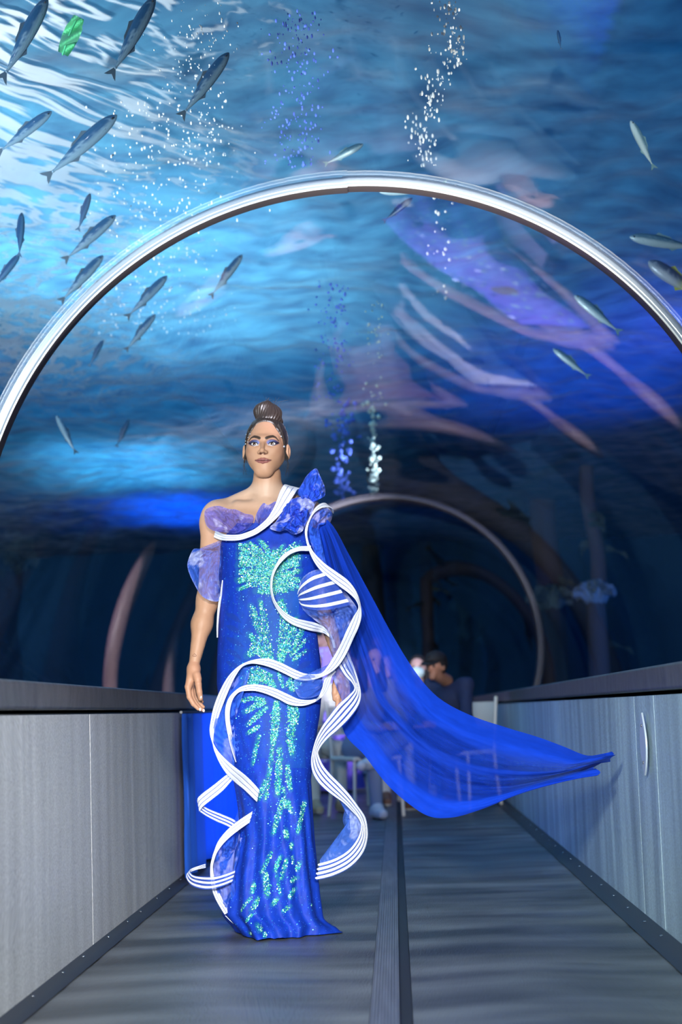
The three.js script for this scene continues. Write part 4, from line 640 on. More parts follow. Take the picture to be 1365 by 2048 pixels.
// ---- the cape: chiffon from the left shoulder, blown out to the side
{
  const top = smoothLine([[652, 1036, 0.04], [668, 1054, 0.03], [700, 1112, 0.0], [745.5, 1196, -0.07], [789.5, 1277, -0.14], [826, 1336, -0.16], [860, 1379, -0.17], [890, 1404, -0.18], [947.7, 1433, -0.18], [1013.7, 1455, -0.17], [1079.6, 1475, -0.15], [1128, 1493, -0.13], [1176, 1511, -0.11], [1203, 1508, -0.10], [1221, 1503, -0.10]].map(([x, y, z]) => V(x, y, z)));
  const bot = smoothLine([[634, 1052, 0.04], [642, 1100, 0.03], [652, 1190, 0.0], [664, 1290, -0.09], [676, 1385, -0.14], [690, 1467, -0.12], [728, 1509, -0.06], [772, 1566, 0.0], [816, 1606, 0.04], [860, 1633, 0.06], [905, 1635, 0.05], [957, 1621, 0.03], [1044, 1587, -0.02], [1124, 1565, -0.07], [1196, 1553, -0.10]].map(([x, y, z]) => V(x, y, z)));
  const nu = 220, nv = 90, A = top.getPoints(nu), B = bot.getPoints(nu), col = [];
  const g = grid(nu, nv, (u, v) => {
    const i = Math.round(u * nu), a = A[i], b = B[i], env = Math.sin(Math.PI * clamp(v * 0.94 + 0.03)) * smooth(0, 0.12, u);
    const ph = v * 17 + 2.2 * fbm(u * 3, v * 2, 1, 2), z = lerp(a.z, b.z, v) + env * (0.022 * Math.sin(ph) * (0.5 + 0.5 * v) + 0.06 * Math.sin(v * 3.1 + u * 2) + 0.03 * fbm(u * 5, v * 9, 4, 3)) + 0.012 * Math.sin(u * 60 + 5 * v) * smooth(0.85, 1, u);
    const hem = Math.max(smooth(0.30, 0.16, v) * smooth(0.1, 0.45, u), smooth(0.70, 0.86, v + 0.05 * Math.sin(u * 9))), fold = smooth(0.6, 1, Math.sin(ph)) * 0.25, narrow = smooth(0.45, 0.1, u);
    const k = 0.8 + 0.5 * fbm(u * 30, v * 40, 2, 2) * 0.6 + 0.35 * hem; col.push(0.55 * k, 0.85 * k, k, clamp(0.74 + 0.22 * hem + fold + 0.25 * narrow + 0.2 * smooth(0.85, 1, u), 0, 0.985));
    const tip = smooth(0.9, 1, u); return J(lerp(a.x, b.x, v) + tip * (13 * Math.exp(-((v - 0.2) ** 2) / 0.03) - 16 * Math.exp(-((v - 0.62) ** 2) / 0.02) + 3 * Math.sin(v * 40)), lerp(a.y, b.y, v) + tip * 3 * Math.sin(v * 23), z);
  });
  g.setAttribute('color', new THREE.Float32BufferAttribute(col, 4));
  const cape = wear('cape', g, new THREE.MeshPhysicalMaterial({ color: C(0.002, 0.036, 0.37), vertexColors: true, roughness: 0.85, specularIntensity: 0.3, transparent: true, opacity: 1, sheen: 0.15, sheenColor: C(0.05, 0.2, 1), side: THREE.DoubleSide }));
  cape.userData.label = 'sheer blue chiffon cape blown out to the side';
}
// ---------------------------------------------------------------- fish
const scaleBump = dataTexture(128, 64, (u, v) => 0.5 + 0.25 * Math.sin(u * 120) * Math.sin(v * 90 + (Math.floor(u * 19) % 2) * 1.57));
const fishMat = (pale) => new THREE.MeshPhysicalMaterial({ vertexColors: true, roughness: 0.34, metalness: 0.15, clearcoat: 0.3, bumpMap: scaleBump, bumpScale: 0.001, color: pale });
const finMat = (c) => std(c, 0.5, { side: THREE.DoubleSide, transmission: 0.25 });
function fishParts({ back, belly, spots = 0.7, fin, deep = 0.105, yellow }) {
  const prof = [[0.5, 0.0], [0.485, 0.022], [0.44, 0.055], [0.35, 0.088], [0.2, 0.105], [0.05, 0.103], [-0.1, 0.088], [-0.25, 0.06], [-0.36, 0.034], [-0.43, 0.018], [-0.455, 0.02], [-0.47, 0.0]];
  const body = new THREE.CatmullRomCurve3(prof.map(([x, r]) => V(x, r, 0))).getPoints(44), k = deep / 0.105;
  const g = grid(44, 24, (u, v) => { const p = body[Math.round(u * 44)], a = v * TAU, r = Math.max(p.y, 0) * k; return [p.x, r * Math.sin(a) + 0.006 * Math.sin(p.x * 5), r * 0.62 * Math.cos(a)]; });
  const c = [], p = g.attributes.position; for (let i = 0; i < p.count; i++) {
    const x = p.getX(i), y = p.getY(i), z = p.getZ(i), h = clamp(0.5 + y / 0.19 / k), n = fbm(x * 34, y * 34, z * 34 + back[2] * 50, 3), s = smooth(0.08, 0.2, n) * smooth(0.45, 0.6, h) * smooth(0.95, 0.75, h);
    let q = mixc(belly, back, smooth(0.42, 0.68, h + 0.12 * n)); q = mixc(q, belly.map((t) => t * 1.15), s * spots); if (yellow) q = mixc(q, yellow, smooth(-0.05, -0.35, x)); c.push(...q);
  }
  g.setAttribute('color', new THREE.Float32BufferAttribute(c, 3));
  const tri = (pts, th = 0.004) => { const s = new THREE.Shape(pts.map(([x, y]) => new THREE.Vector2(x, y))); return new THREE.ExtrudeGeometry(s, { depth: th, bevelEnabled: true, bevelSize: 0.0015, bevelThickness: 0.0015, bevelSegments: 1, curveSegments: 6 }).translate(0, 0, -th / 2); };
  const tail = tri([[-0.455, 0.014], [-0.50, 0.05], [-0.58, 0.115], [-0.565, 0.06], [-0.535, 0.0], [-0.565, -0.06], [-0.58, -0.115], [-0.50, -0.05], [-0.455, -0.014]]).scale(1, 0.68, 1);
  const dorsal = tri([[0.14, 0.10 * k], [0.08, 0.155 * k], [0.0, 0.125 * k], [-0.09, 0.112 * k], [-0.13, 0.085 * k], [0, 0.09 * k]]), anal = tri([[-0.10, -0.086 * k], [-0.16, -0.125 * k], [-0.21, -0.085 * k], [-0.27, -0.056 * k]]);
  const pect = (s) => tri([[0.30, 0], [0.24, -0.015], [0.15, -0.055], [0.20, -0.06], [0.29, -0.03]]).rotateX(s * 0.5).translate(0, -0.02, s * 0.055 * k);
  return { g, tail, dorsal, anal, pl: pect(1), pr: pect(-1), m: fishMat(0xffffff), f: finMat(fin) };
}
const kinds = {
  mackerel: fishParts({ deep: 0.086, back: [0.012, 0.060, 0.14], belly: [0.13, 0.22, 0.29], fin: C(0.05, 0.09, 0.13) }),
  dark: fishParts({ deep: 0.09, back: [0.008, 0.04, 0.11], belly: [0.03, 0.09, 0.17], spots: 0.2, fin: C(0.04, 0.10, 0.18) }),
  pale: fishParts({ back: [0.10, 0.24, 0.32], belly: [0.42, 0.60, 0.66], spots: 0.3, fin: C(0.2, 0.4, 0.45), deep: 0.09 }),
  yellowReflection: fishParts({ back: [0.04, 0.11, 0.2], belly: [0.32, 0.42, 0.5], fin: C(0.55, 0.62, 0.10), deep: 0.13, yellow: [0.5, 0.58, 0.12] }),
};
function depthFor(px, py, y) { const a = at(px, py, -10); return -10 * (y - EYE) / (a.y - EYE); }
function fish(kind, [hx, hy], [tx, ty], y, label, turn = 0, yaw = 0) {
  const mx = (hx + tx) / 2, my = (hy + ty) / 2, z = depthFor(mx, my, y), h = at(hx, hy, z), t = at(tx, ty, z), k = kinds[kind];
  const o = thing('fish', label, 'fish', h.clone().add(t).multiplyScalar(0.5).toArray(), 0, 'fish swimming round the tunnel');
  const x = h.clone().sub(t), L = x.length() / 1.06; x.normalize(); x.z += yaw; x.normalize();
  const zc = camera.position.clone().sub(o.position).normalize(), yy = zc.clone().cross(x).normalize(); if (yy.y < 0) yy.negate(); const zz = x.clone().cross(yy).normalize();
  o.quaternion.setFromRotationMatrix(new THREE.Matrix4().makeBasis(x, yy, zz)); o.rotateX(turn); o.scale.setScalar(L); o.translateX(0.02 * L);
  mesh('body', k.g, k.m, o); mesh('tail_fin', k.tail, k.f, o); mesh('dorsal_fin', k.dorsal, k.f, o); mesh('anal_fin', k.anal, k.f, o); mesh('pectoral_fin', k.pl, k.f, o); mesh('pectoral_fin', k.pr, k.f, o);
  for (const s of [1, -1]) mesh('eye', new THREE.SphereGeometry(0.012, 12, 8).translate(0.43, 0.014, s * 0.034), std(C(0.02, 0.02, 0.02), 0.1), o);
  return o;
}
fish('mackerel', [97, -6], [4, 158], 3.5, 'large blue-grey fish in the top left corner, its head cut off by the frame', 0.3);
fish('mackerel', [312, -8], [222, 150], 3.5, 'large blue-grey fish with an orange-tinged tail at the top edge above the bubbles', 0.3);
fish('mackerel', [460, 104], [363, 232], 3.4, 'spotted fish nearest the top middle, swimming alone to the right of the others', 0.2);
fish('mackerel', [105, 222], [-4, 305], 3.4, 'blue-grey fish with its tail touching the left edge, below the top left corner fish', 0.3);
fish('mackerel', [236, 229], [92, 354], 3.35, 'long spotted fish over the bright foam, with a brownish tail', 0.2);
fish('dark', [181, 386], [156, 460], 3.2, 'thin dark fish pointing almost straight up beside the bright foam');
fish('mackerel', [233, 430], [129, 520], 3.2, 'spotted fish just outside the polished ring, above the foam bank', 0.2);
fish('dark', [44, 424], [38, 512], 3.1, 'dark fish pointing straight up close to the left edge');
fish('dark', [40, 508], [-16, 578], 3.0, 'dark fish half out of the frame at the left edge, under the upright one');
fish('mackerel', [208, 510], [122, 602], 3.15, 'fish crossing behind the polished ring at the left', 0.2);
fish('mackerel', [336, 551], [254, 634], 3.2, 'spotted fish inside the ring, over the foam', 0.2);
fish('mackerel', [312, 628], [252, 700], 3.1, 'small blue fish inside the ring, right under a larger spotted one', 0.1);
fish('mackerel', [486, 509], [422, 592], 3.25, 'slender fish in the pale rays, nearest the middle of the tunnel roof', 0.2);
fish('pale', [393, 432], [300, 497], 3.3, 'pale fish just below the polished ring, its back touching the ring');
fish('dark', [259, 838], [233, 893], 3.0, 'small dark fish low in the glowing blue water, left of the woman');
fish('mackerel', [112, 830], [152, 906], 2.6, 'narrow bright blue fish diving, left of the small dark one', 0.4);
fish('dark', [207, 680], [178, 732], 3.0, 'dim dark fish in the shade below the foam');
fish('pale', [728, 288], [650, 328], 3.5, 'pale fish right above the top of the polished ring');
fish('pale', [757, 384], [892, 369], 3.3, 'long pale fish right under the top of the polished ring, pointing left');
fish('dark', [826, 396], [768, 442], 3.3, 'dim fish below the long pale one');
fish('dark', [1116, 60], [1123, 98], 3.5, 'tiny dark fish at the upper right, hanging upright');
fish('pale', [1261, 240], [1309, 336], 3.3, 'slim pale fish diving at the right, away from all others', 0.5);
fish('pale', [1258, 474], [1400, 496], 3.1, 'big silvery fish cut by the right edge, pointing left', 0.1);
fish('yellowReflection', [1296, 522], [1400, 592], 3.0, 'yellow-green reflection at the right edge next to the polished ring, built as a fish', 0.2);  // yellow-green reflection, shaped as an invented fish
fish('pale', [1148, 590], [1240, 664], 3.1, 'thin pale greenish reflection in the violet water, built as a fish', 0.3);  // reflected pale green streak, given the form of a fish
fish('pale', [1106, 697], [1178, 753], 3.0, 'short whitish streak in the deep blue water at the right, built as a fish', 0.2);
// a green light reflected in the glass, built as an added seaweed blade
{
  const o = thing('green_reflection', 'green light reflection between the two top left fish, built as a ragged blade', 'reflection', at(140, 72, depthFor(140, 72, 3.5)).toArray());
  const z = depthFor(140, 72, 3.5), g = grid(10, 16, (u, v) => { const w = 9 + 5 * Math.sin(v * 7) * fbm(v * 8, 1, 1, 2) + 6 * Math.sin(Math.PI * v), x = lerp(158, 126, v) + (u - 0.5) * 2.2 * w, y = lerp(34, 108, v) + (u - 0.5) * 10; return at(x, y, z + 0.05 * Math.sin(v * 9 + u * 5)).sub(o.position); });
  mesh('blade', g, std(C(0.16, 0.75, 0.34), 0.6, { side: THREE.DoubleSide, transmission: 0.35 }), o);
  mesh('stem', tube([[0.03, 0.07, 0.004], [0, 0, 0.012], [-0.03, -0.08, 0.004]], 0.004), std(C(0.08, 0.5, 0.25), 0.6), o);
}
// ---------------------------------------------------------------- air bubbles
const bubbleGeo = new THREE.SphereGeometry(1, 10, 8), bubbleMats = { white: std(C(0.92, 0.95, 0.93), 0.12, { specularIntensity: 1 }), blue: std(C(0.16, 0.26, 0.98), 0.15), green: std(C(0.55, 0.72, 0.62), 0.15) };
function stream(mat, n, keep, spread, y0, y1, size, stretch, label, group, pick) {
  const spots = []; for (let i = 0; i < n; i++) { const [px, py] = pick(i / n); const y = rr(y0, y1), z = Math.max(depthFor(px, py, y), -26), s = 1.35 * size * (mat !== 'white' && py > 800 ? 1.7 : 1) * rr(0.4, 1.35) * -z; spots.push([at(px, py, z), s, s * rr(1, stretch)]); }
  spots.sort((a, b) => b[1] - a[1]);
  const proto = new THREE.Mesh(bubbleGeo, bubbleMats[mat]); tag(proto, label, 'bubble', group);
  for (const [p, s, t] of spots.slice(0, keep)) { const b = proto.clone(); b.name = numbered('air_bubble'); b.position.copy(p); b.scale.set(s, t, s); scene.add(b); }
  if (n > keep) {
    const m = new THREE.InstancedMesh(bubbleGeo, bubbleMats[mat], n - keep), o = new THREE.Object3D(); spots.slice(keep).forEach(([p, s, t], i) => { o.position.copy(p); o.scale.set(s, t, s); o.updateMatrix(); m.setMatrixAt(i, o.matrix); });
    m.name = numbered('fine_bubbles'); tag(m, 'finest bubbles among the ' + group, 'bubbles', null, 'stuff'); scene.add(m);
  }
}
const gauss = () => (rnd() + rnd() + rnd() + rnd() - 2) * 0.9;
stream('white', 230, 80, 0, 3.2, 3.75, 0.00046, 2.6, 'bright white bubble in the rising stream above the ring, right of the middle', 'bubbles rising above the ring', () => { const t = rnd(), y = t * 335; return [870 + 26 * gauss() + (y < 130 ? 22 : 0) - 60 * (rnd() < 0.16 ? rnd() : 0) + 20 * Math.sin(y / 60), y]; });
stream('white', 34, 26, 0, 3.2, 3.5, 0.00065, 1.4, 'sparse white bubble just under the ring, right of the middle', 'bubbles under the ring', () => { const t = rnd(); return [886 + 18 * gauss() * 1.4, 370 + 230 * t * t]; });
stream('blue', 230, 90, 0, 3.15, 3.4, 0.00050, 1.1, 'blue glinting bubble in the long column right of the woman’s head', 'bubbles of the blue column', () => { const t = rnd(); const y = 560 + 440 * t; const w = y < 800 ? 34 : y < 880 ? 26 : 17; return [(y < 800 ? 668 : 687) + w * gauss() * 1.1, y]; });
stream('green', 150, 60, 0, 3.15, 3.4, 0.00052, 1.1, 'pale greenish bubble in the narrow column beside the blue one', 'bubbles of the pale green column', () => { const t = rnd(); const y = t < 0.6 ? 815 + 175 * rnd() : 600 + 215 * rnd(); const w = y > 815 ? 9 : 22; return [748 + w * gauss(), y]; });
stream('white', 620, 24, 0, 3.3, 3.8, 0.00032, 2.2, 'small bright bubble among the fish at the top left', 'bubbles among the fish', () => { const t = rnd(); return [t < 0.35 ? 395 + 70 * gauss() : 320 + 130 * gauss(), t < 0.35 ? 330 * rnd() : 200 + 470 * rnd()]; });
stream('blue', 260, 20, 0, 3.3, 3.8, 0.0004, 2.4, 'small bluish bubble high in the middle of the roof', 'bubbles high in the middle', () => [590 + 60 * gauss(), 20 + 315 * rnd()]);
// ---------------------------------------------------------------- a blue patch on the left wall, built as a pleated drape
{
  const x0 = -1.07, z0 = -8.3, z1 = -12.6, n = 300;
  const d = thing('wall_drape', 'royal blue patch along the left wall behind the woman, built as a pleated drape', 'drape', [x0, 0, z0]);
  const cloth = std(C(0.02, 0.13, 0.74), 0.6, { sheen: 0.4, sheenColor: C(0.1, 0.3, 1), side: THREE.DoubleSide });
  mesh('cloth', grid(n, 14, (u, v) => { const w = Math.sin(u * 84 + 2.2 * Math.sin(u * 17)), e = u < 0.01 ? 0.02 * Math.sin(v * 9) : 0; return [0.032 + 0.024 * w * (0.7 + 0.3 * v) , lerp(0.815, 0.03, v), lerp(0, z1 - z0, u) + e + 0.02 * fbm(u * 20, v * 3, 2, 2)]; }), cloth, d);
  mesh('hanging_rail', new THREE.CylinderGeometry(0.007, 0.007, z0 - z1, 10).rotateX(Math.PI / 2).translate(0.028, 0.822, (z1 - z0) / 2), std(C(0.1, 0.1, 0.11), 0.4, { metalness: 0.8 }), d);
}
// ---------------------------------------------------------------- seated guests
function chair(x, z, turn, label) {
  const c = thing('guest_chair', label, 'chair', [x, 0, z], turn, 'white chairs of the guests'), m = std(C(0.72, 0.71, 0.69), 0.4);
  mesh('seat', box(0.42, 0.035, 0.41, 0, 0.44, 0, 0.014), m, c);
  mesh('backrest', grid(12, 8, (u, v) => { const a = lerp(-1, 1, u); return [0.2 * a, 0.62 + 0.22 * v, -0.205 - 0.05 * (1 - a * a) - 0.03 * v]; }), std(C(0.72, 0.71, 0.69), 0.4, { side: THREE.DoubleSide }), c);
  for (const s of [-1, 1]) { mesh('leg', tube([[s * 0.19, 0.43, 0.18], [s * 0.2, 0.2, 0.19], [s * 0.205, 0, 0.2]], 0.014, 10, 8), m, c); mesh('leg', tube([[s * 0.205, 0, -0.25], [s * 0.195, 0.25, -0.21], [s * 0.19, 0.46, -0.2], [s * 0.2, 0.7, -0.215], [s * 0.2, 0.88, -0.24]], 0.015, 16, 8), m, c); }
  return c;
}
function guest(x, z, turn, label, o) {
  const g = thing('person', label, 'person', [x, 0, z], turn);
  const cloth = (c) => std(C(...c), 0.8), skin = std(C(...(o.skin ?? [0.42, 0.22, 0.14])), 0.55), lean = o.lean ?? 0.12;
  const hip = V(0, 0.53, -0.06), chest = V(0, 0.86, -0.06 + lean), neck = V(0, 1.02, -0.05 + lean * 1.25), head = V(o.look ?? 0, 1.17 - (o.bow ?? 0) * 0.05, 0.0 + lean * 1.5 + (o.bow ?? 0) * 0.05);
  const sh = (s) => V(s * 0.165, 0.985, -0.06 + lean * 1.15), el = (s) => V(s * 0.225, 0.72, 0.06 + lean), wr = (s) => V(s * (o.hands ?? 0.07), o.handY ?? 0.67, 0.26 + lean);
  const kn = (s) => V(s * 0.12, 0.50 + (s === o.cross ? 0.09 : 0), 0.36), an = (s) => s === o.cross ? V(-s * 0.16, 0.42, 0.42) : V(s * 0.12, 0.09, 0.38 + (o.feet ?? 0)), toe = (s) => s === o.cross ? V(-s * 0.30, 0.40, 0.50) : V(s * 0.15, 0.045, 0.53 + (o.feet ?? 0));
  const torso = [bone(hip, V(0, 0.66, -0.05 + lean * 0.4), 0.135, 0.125), bone(V(0, 0.66, -0.05 + lean * 0.4), chest, 0.125, 0.135), ...both((s) => bone(V(s * 0.06, 0.9, chest.z), sh(s), 0.10, 0.062)), ...both((s) => bone(sh(s), el(s), 0.056, 0.043)), ...both((s) => bone(el(s), wr(s), 0.043, 0.03))];
  const legs = [bone(hip, hip, 0.135, 0.135), ...both((s) => bone(V(s * 0.09, 0.52, -0.03), kn(s), 0.085, 0.062)), ...both((s) => bone(kn(s), an(s), 0.060, 0.04))];
  const skull = [blob(head.clone().add(V(0, 0.03, -0.015)), 0.072, 0.09, 0.09), bone(head.clone().add(V(0, -0.055, 0.035)), head.clone().add(V(0, -0.07, 0.045)), 0.035, 0.03), bone(head.clone().add(V(0, 0.0, 0.075)), head.clone().add(V(0, -0.025, 0.092)), 0.008, 0.012), ...both((s) => blob(head.clone().add(V(s * 0.075, 0, -0.01)), 0.01, 0.03, 0.018)), bone(head.clone().add(V(0, -0.06, -0.02)), neck, 0.047, 0.052)];
  const fingers = both((s) => { const w = wr(s); return [bone(w, w.clone().add(V(-s * 0.02, 0.01, 0.07)), 0.028, 0.032), ...[0, 1, 2, 3].map((k) => bone(w.clone().add(V(s * (0.012 - 0.019 * k) - s * 0.012, 0.01, 0.075)), w.clone().add(V(s * (0.01 - 0.02 * k) - s * 0.02, -0.02 + 0.003 * k, 0.14 - 0.006 * Math.abs(k - 1.3))), 0.0095, 0.008)), bone(w.clone().add(V(-s * 0.03, 0.02, 0.04)), w.clone().add(V(-s * 0.06, 0.035, 0.085)), 0.012, 0.009)]; }).flat();
  const lo = [-0.5, -0.02, -0.3], hi = [0.5, 1.45, 0.75];
  const inner = union([...torso.map((f) => (a, b, c) => f(a, b, c) + 0.012), ...legs.map((f) => (a, b, c) => f(a, b, c) + 0.012), ...skull, ...fingers], 0.014);
  mesh('body', isosurface(inner, lo, hi, 0.013), skin, g);
  for (const s of [-1, 1]) mesh('eye', new THREE.SphereGeometry(0.012, 10, 8).translate(head.x + s * 0.03, head.y + 0.015, head.z + 0.066), std(C(0.05, 0.04, 0.035), 0.2), g);
  mesh('jacket', isosurface((a, b, c) => smax(union(torso, 0.03)(a, b, c) - 0.006 - 0.005 * fbm(a * 14, b * 14, c * 14, 2), b - 1.04, 0.01), lo, hi, 0.016), cloth(o.jacket), g);
  mesh('trousers', isosurface((a, b, c) => union(legs, 0.03)(a, b, c) - 0.006 - 0.004 * fbm(a * 16, b * 16, c * 16, 2), lo, hi, 0.016), cloth(o.trousers), g);
  for (const s of [-1, 1]) {
    const A = an(s), T = toe(s), heel = A.clone().add(V(0, s === o.cross ? -0.01 : -0.04, -0.035)), f = union([bone(heel, T, 0.043, 0.036), bone(A, A.clone().lerp(T, 0.35), 0.046, 0.042)], 0.03);
    const shoe = mesh('shoe', isosurface((a, b, c) => Math.max(f(a, b, c), s === o.cross ? -1 : 0.022 - b), ...boundsOf([heel, T, A], 0.08), 0.009), cloth(o.shoes), g);
    if (s !== o.cross) mesh('sole', isosurface((a, b, c) => Math.max(f(a, b, c) - 0.004, b - 0.026, 0.002 - b), ...boundsOf([heel, T, A, V(A.x, 0, A.z)], 0.08), 0.007), cloth(o.sole ?? [0.6, 0.58, 0.55]), shoe);
  }
  const hr = isosurface((a, b, c) => smax(blob(head.clone().add(V(0, 0.035, -0.022)), 0.082, 0.097, 0.098)(a, b, c) + 0.003 * fbm(a * 40, b * 40, c * 40, 2), (c - head.z) - 0.02 - 0.5 * (b - head.y - 0.02) - (o.long ? -0.01 : 0), 0.01), lo, hi, 0.01);
  const h = mesh('hair', hr, cloth(o.hair ?? [0.012, 0.010, 0.010]), g);
  if (o.long) mesh('long_hair', isosurface(union(both((s) => bone(head.clone().add(V(s * 0.07, 0.03, -0.03)), head.clone().add(V(s * 0.085, -0.2, -0.02)), 0.035, 0.04)), 0.03), lo, hi, 0.012), cloth(o.hair ?? [0.012, 0.010, 0.010]), h);
  if (o.cap) { const c = mesh('cap', isosurface((a, b, d) => Math.max(blob(head.clone().add(V(0, 0.055, -0.01)), 0.086, 0.085, 0.102)(a, b, d), head.y + 0.05 - b), lo, hi, 0.009), cloth(o.cap), g); mesh('cap_visor', new THREE.CylinderGeometry(0.08, 0.085, 0.008, 24, 1, false, -Math.PI / 2, Math.PI).scale(1, 1, 1.1).rotateX(0.3).translate(head.x, head.y + 0.05, head.z + 0.06), cloth(o.cap), c); }
  if (o.mask) mesh('face_mask', isosurface((a, b, c) => Math.max(Math.abs(blob(head.clone().add(V(0, -0.035, 0.04)), 0.062, 0.055, 0.068)(a, b, c)) - 0.005, head.z + 0.02 - c), lo, hi, 0.008), cloth(o.mask), g);
  if (o.phone) { const p = wr(1).lerp(wr(-1), 0.5).add(V(0, 0.07, 0.1)); const q = mesh('phone', new RoundedBoxGeometry(0.075, 0.15, 0.01, 3, 0.004).rotateX(-0.6).translate(p.x, p.y, p.z), std(C(0.03, 0.03, 0.03), 0.3), g); }
  return g;
}
const RZ = -13.9;
function standing(x, z, turn, label, o) {                     // a standing figure in a long gown or white clothes
  const g = thing('person', label, 'person', [x, 0, z], turn), skin = std(C(...o.skin), 0.5), H = o.tall ?? 1;
  const up = (a, b, c) => V(a, b * H, c), inner = [bone(up(0, 1.30, 0), up(0, 1.12, 0), 0.11, 0.11), bone(up(0, 1.12, 0), up(0, 0.95, 0), 0.10, 0.125), bone(up(-0.10, 1.42, 0), up(0.10, 1.42, 0), 0.06, 0.06), bone(up(0, 1.45, 0), up(0, 1.58, 0.01), 0.05, 0.045), blob(up(0, 1.68, 0.01), 0.074, 0.11, 0.092), bone(up(0, 1.66, 0.1), up(0, 1.645, 0.11), 0.009, 0.011)];
  const limb = (s) => [bone(up(s * 0.175, 1.40, 0), up(s * 0.235, 1.12, -0.02), 0.05, 0.037), bone(up(s * 0.235, 1.12, -0.02), up(s * 0.26, 0.88, 0.06), 0.036, 0.022), bone(up(s * 0.26, 0.88, 0.06), up(s * 0.262, 0.80, 0.08), 0.024, 0.03), ...[0, 1, 2, 3].map((k) => bone(up(s * 0.262, 0.80, 0.10 - 0.018 * k), up(s * 0.255, 0.705, 0.10 - 0.018 * k), 0.009, 0.007)), bone(up(s * 0.255, 0.83, 0.10), up(s * 0.245, 0.76, 0.13), 0.011, 0.009)];
  const legs = both((s) => [bone(up(s * 0.08, 0.92, 0), up(s * 0.09, 0.5, 0.02), 0.085, 0.055), bone(up(s * 0.09, 0.5, 0.02), up(s * 0.09, 0.08, 0), 0.052, 0.035), bone(up(s * 0.09, 0.05, 0), up(s * 0.10, 0.035, 0.13), 0.035, 0.03)]).flat();
  mesh('body', isosurface(union([...inner, ...both(limb).flat(), ...legs], 0.02), [-0.45, -0.02, -0.25], [0.45, 1.85 * H, 0.3], 0.013), skin, g);
  const c = std(C(...o.cloth), 0.6, { side: THREE.DoubleSide }), top = o.top ?? 1.36;
  const d = mesh('gown', grid(64, 60, (u, v) => { const y = lerp(top, 0.03, v), a = u * TAU, w = y > 1.1 ? lerp(0.135, 0.165, (y - 1.1) / 0.3) : y > 0.9 ? lerp(0.185, 0.135, (y - 0.9) / 0.2) : lerp(o.flare ?? 0.34, 0.185, y / 0.9), f = 1 + 0.06 * v * Math.sin(a * 11 + y * 3); return [w * f * Math.cos(a), y * H, w * f * 0.78 * Math.sin(a)]; }), c, g);
  mesh('hair', isosurface((a, b, e) => smax(blob(up(0, 1.71, -0.015), 0.084, 0.105, 0.10)(a, b, e), e - 0.02 - 0.5 * (b - 1.70 * H), 0.01), [-0.15, 1.4 * H, -0.2], [0.15, 1.9 * H, 0.2], 0.01), std(C(...(o.hair ?? [0.02, 0.014, 0.012])), 0.6), g);
  if (o.sparkle) { const m = new THREE.InstancedMesh(new THREE.CircleGeometry(0.011, 6), std(C(...o.sparkle), 0.25, { metalness: 0.4, side: THREE.DoubleSide }), 500), q = new THREE.Object3D(); for (let i = 0; i < 500; i++) { const a = rr(0, TAU), y = rr(0.1, 1.34), w = (y > 0.9 ? 0.17 : lerp(0.35, 0.19, y / 0.9)) + 0.012; q.position.set(w * Math.cos(a), y * H, w * 0.79 * Math.sin(a)); q.lookAt(q.position.x * 2 + rr(-0.1, 0.1), q.position.y + rr(-0.1, 0.1), q.position.z * 2); q.updateMatrix(); m.setMatrixAt(i, q.matrix); } m.name = 'sequins'; m.userData.kind = 'stuff'; d.add(m); }
  return g;
}
standing(-0.66, -17.2, 0.4, 'woman in a lilac sequinned gown standing far behind, mirrored in the glass at the left', { skin: [0.24, 0.15, 0.13], cloth: [0.20, 0.14, 0.66], sparkle: [0.6, 0.75, 0.9], tall: 1.06 });
standing(-0.62, -21.4, 0.2, 'guest in a long white robe at the far end, seen mirrored in the glass', { skin: [0.24, 0.16, 0.14], cloth: [0.78, 0.76, 0.80], flare: 0.3 });
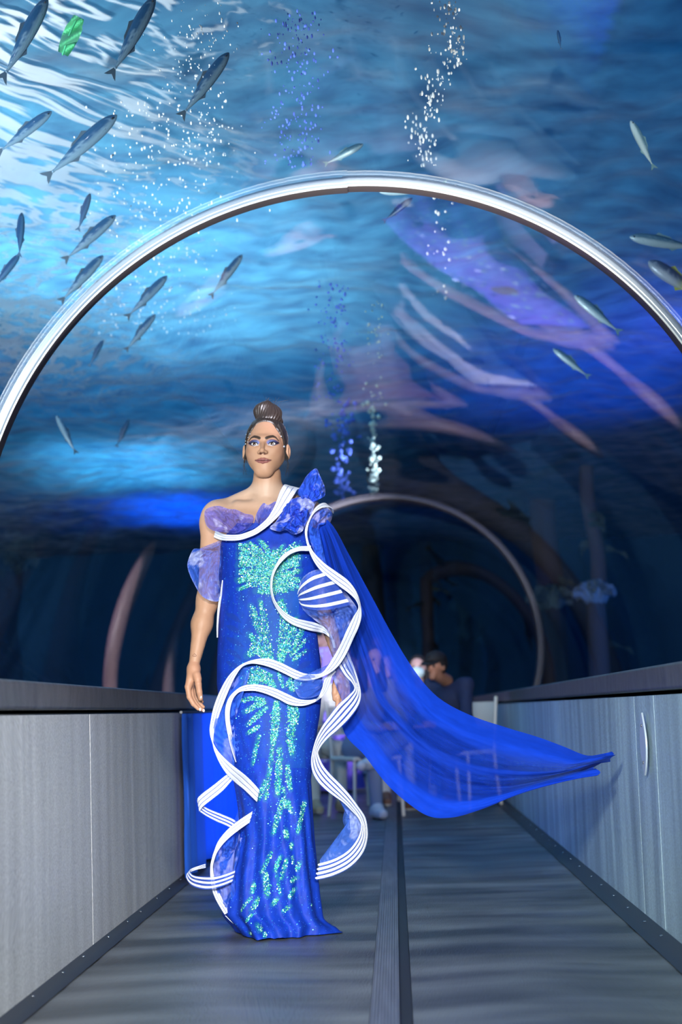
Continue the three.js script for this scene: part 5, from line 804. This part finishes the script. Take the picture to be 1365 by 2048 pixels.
standing(-0.20, -22.6, 0.0, 'guest in a rose coloured robe behind the white one at the far end', { skin: [0.22, 0.14, 0.12], cloth: [0.26, 0.13, 0.16], flare: 0.28 });
chair(-0.74, RZ - 0.1, 0.5, 'white chair hidden behind the gown, beside the guest in white');
guest(-0.74, RZ - 0.1, 0.5, 'guest in white clothes between the skirt and the hand', { jacket: [0.75, 0.75, 0.72], trousers: [0.7, 0.7, 0.68], shoes: [0.5, 0.42, 0.3], skin: [0.5, 0.3, 0.25] });
chair(0.52, RZ, -0.65, 'white chair with a rounded back at the end of the right wall');
guest(0.52, RZ, -0.65, 'man in a dark blue jacket and black cap, head bowed, seated by the right wall', { jacket: [0.022, 0.035, 0.10], trousers: [0.01, 0.012, 0.02], shoes: [0.12, 0.055, 0.04], cap: [0.004, 0.004, 0.005], skin: [0.42, 0.20, 0.12], bow: 1, lean: 0.17, phone: true });
chair(0.25, RZ - 2.1, -0.15, 'white chair of the masked guest');
guest(0.25, RZ - 2.1, -0.15, 'guest with black hair and a pale face mask beside the man in the cap', { jacket: [0.02, 0.02, 0.025], trousers: [0.02, 0.022, 0.03], shoes: [0.4, 0.4, 0.42], mask: [0.55, 0.75, 0.75], skin: [0.5, 0.32, 0.28], long: true, phone: true });
chair(-0.12, RZ - 1.0, 0.3, 'white chair showing under the cape');
guest(-0.12, RZ - 1.0, 0.3, 'guest half seen through the cape, in pale trousers and brown shoes', { jacket: [0.05, 0.05, 0.07], trousers: [0.62, 0.62, 0.68], shoes: [0.20, 0.10, 0.075], sole: [0.75, 0.72, 0.68], skin: [0.5, 0.30, 0.26], feet: 0.06 });
chair(-0.24, RZ + 0.75, 0.5, 'white chair with straight legs right beside the skirt');
guest(-0.24, RZ + 0.75, 0.5, 'guest in light blue jeans and white trainers with one leg crossed, beside the skirt', { jacket: [0.30, 0.33, 0.42], trousers: [0.20, 0.27, 0.44], shoes: [0.70, 0.70, 0.78], cross: 1, skin: [0.5, 0.3, 0.25], long: true });
shade(scene);
renderer.render(scene, camera);
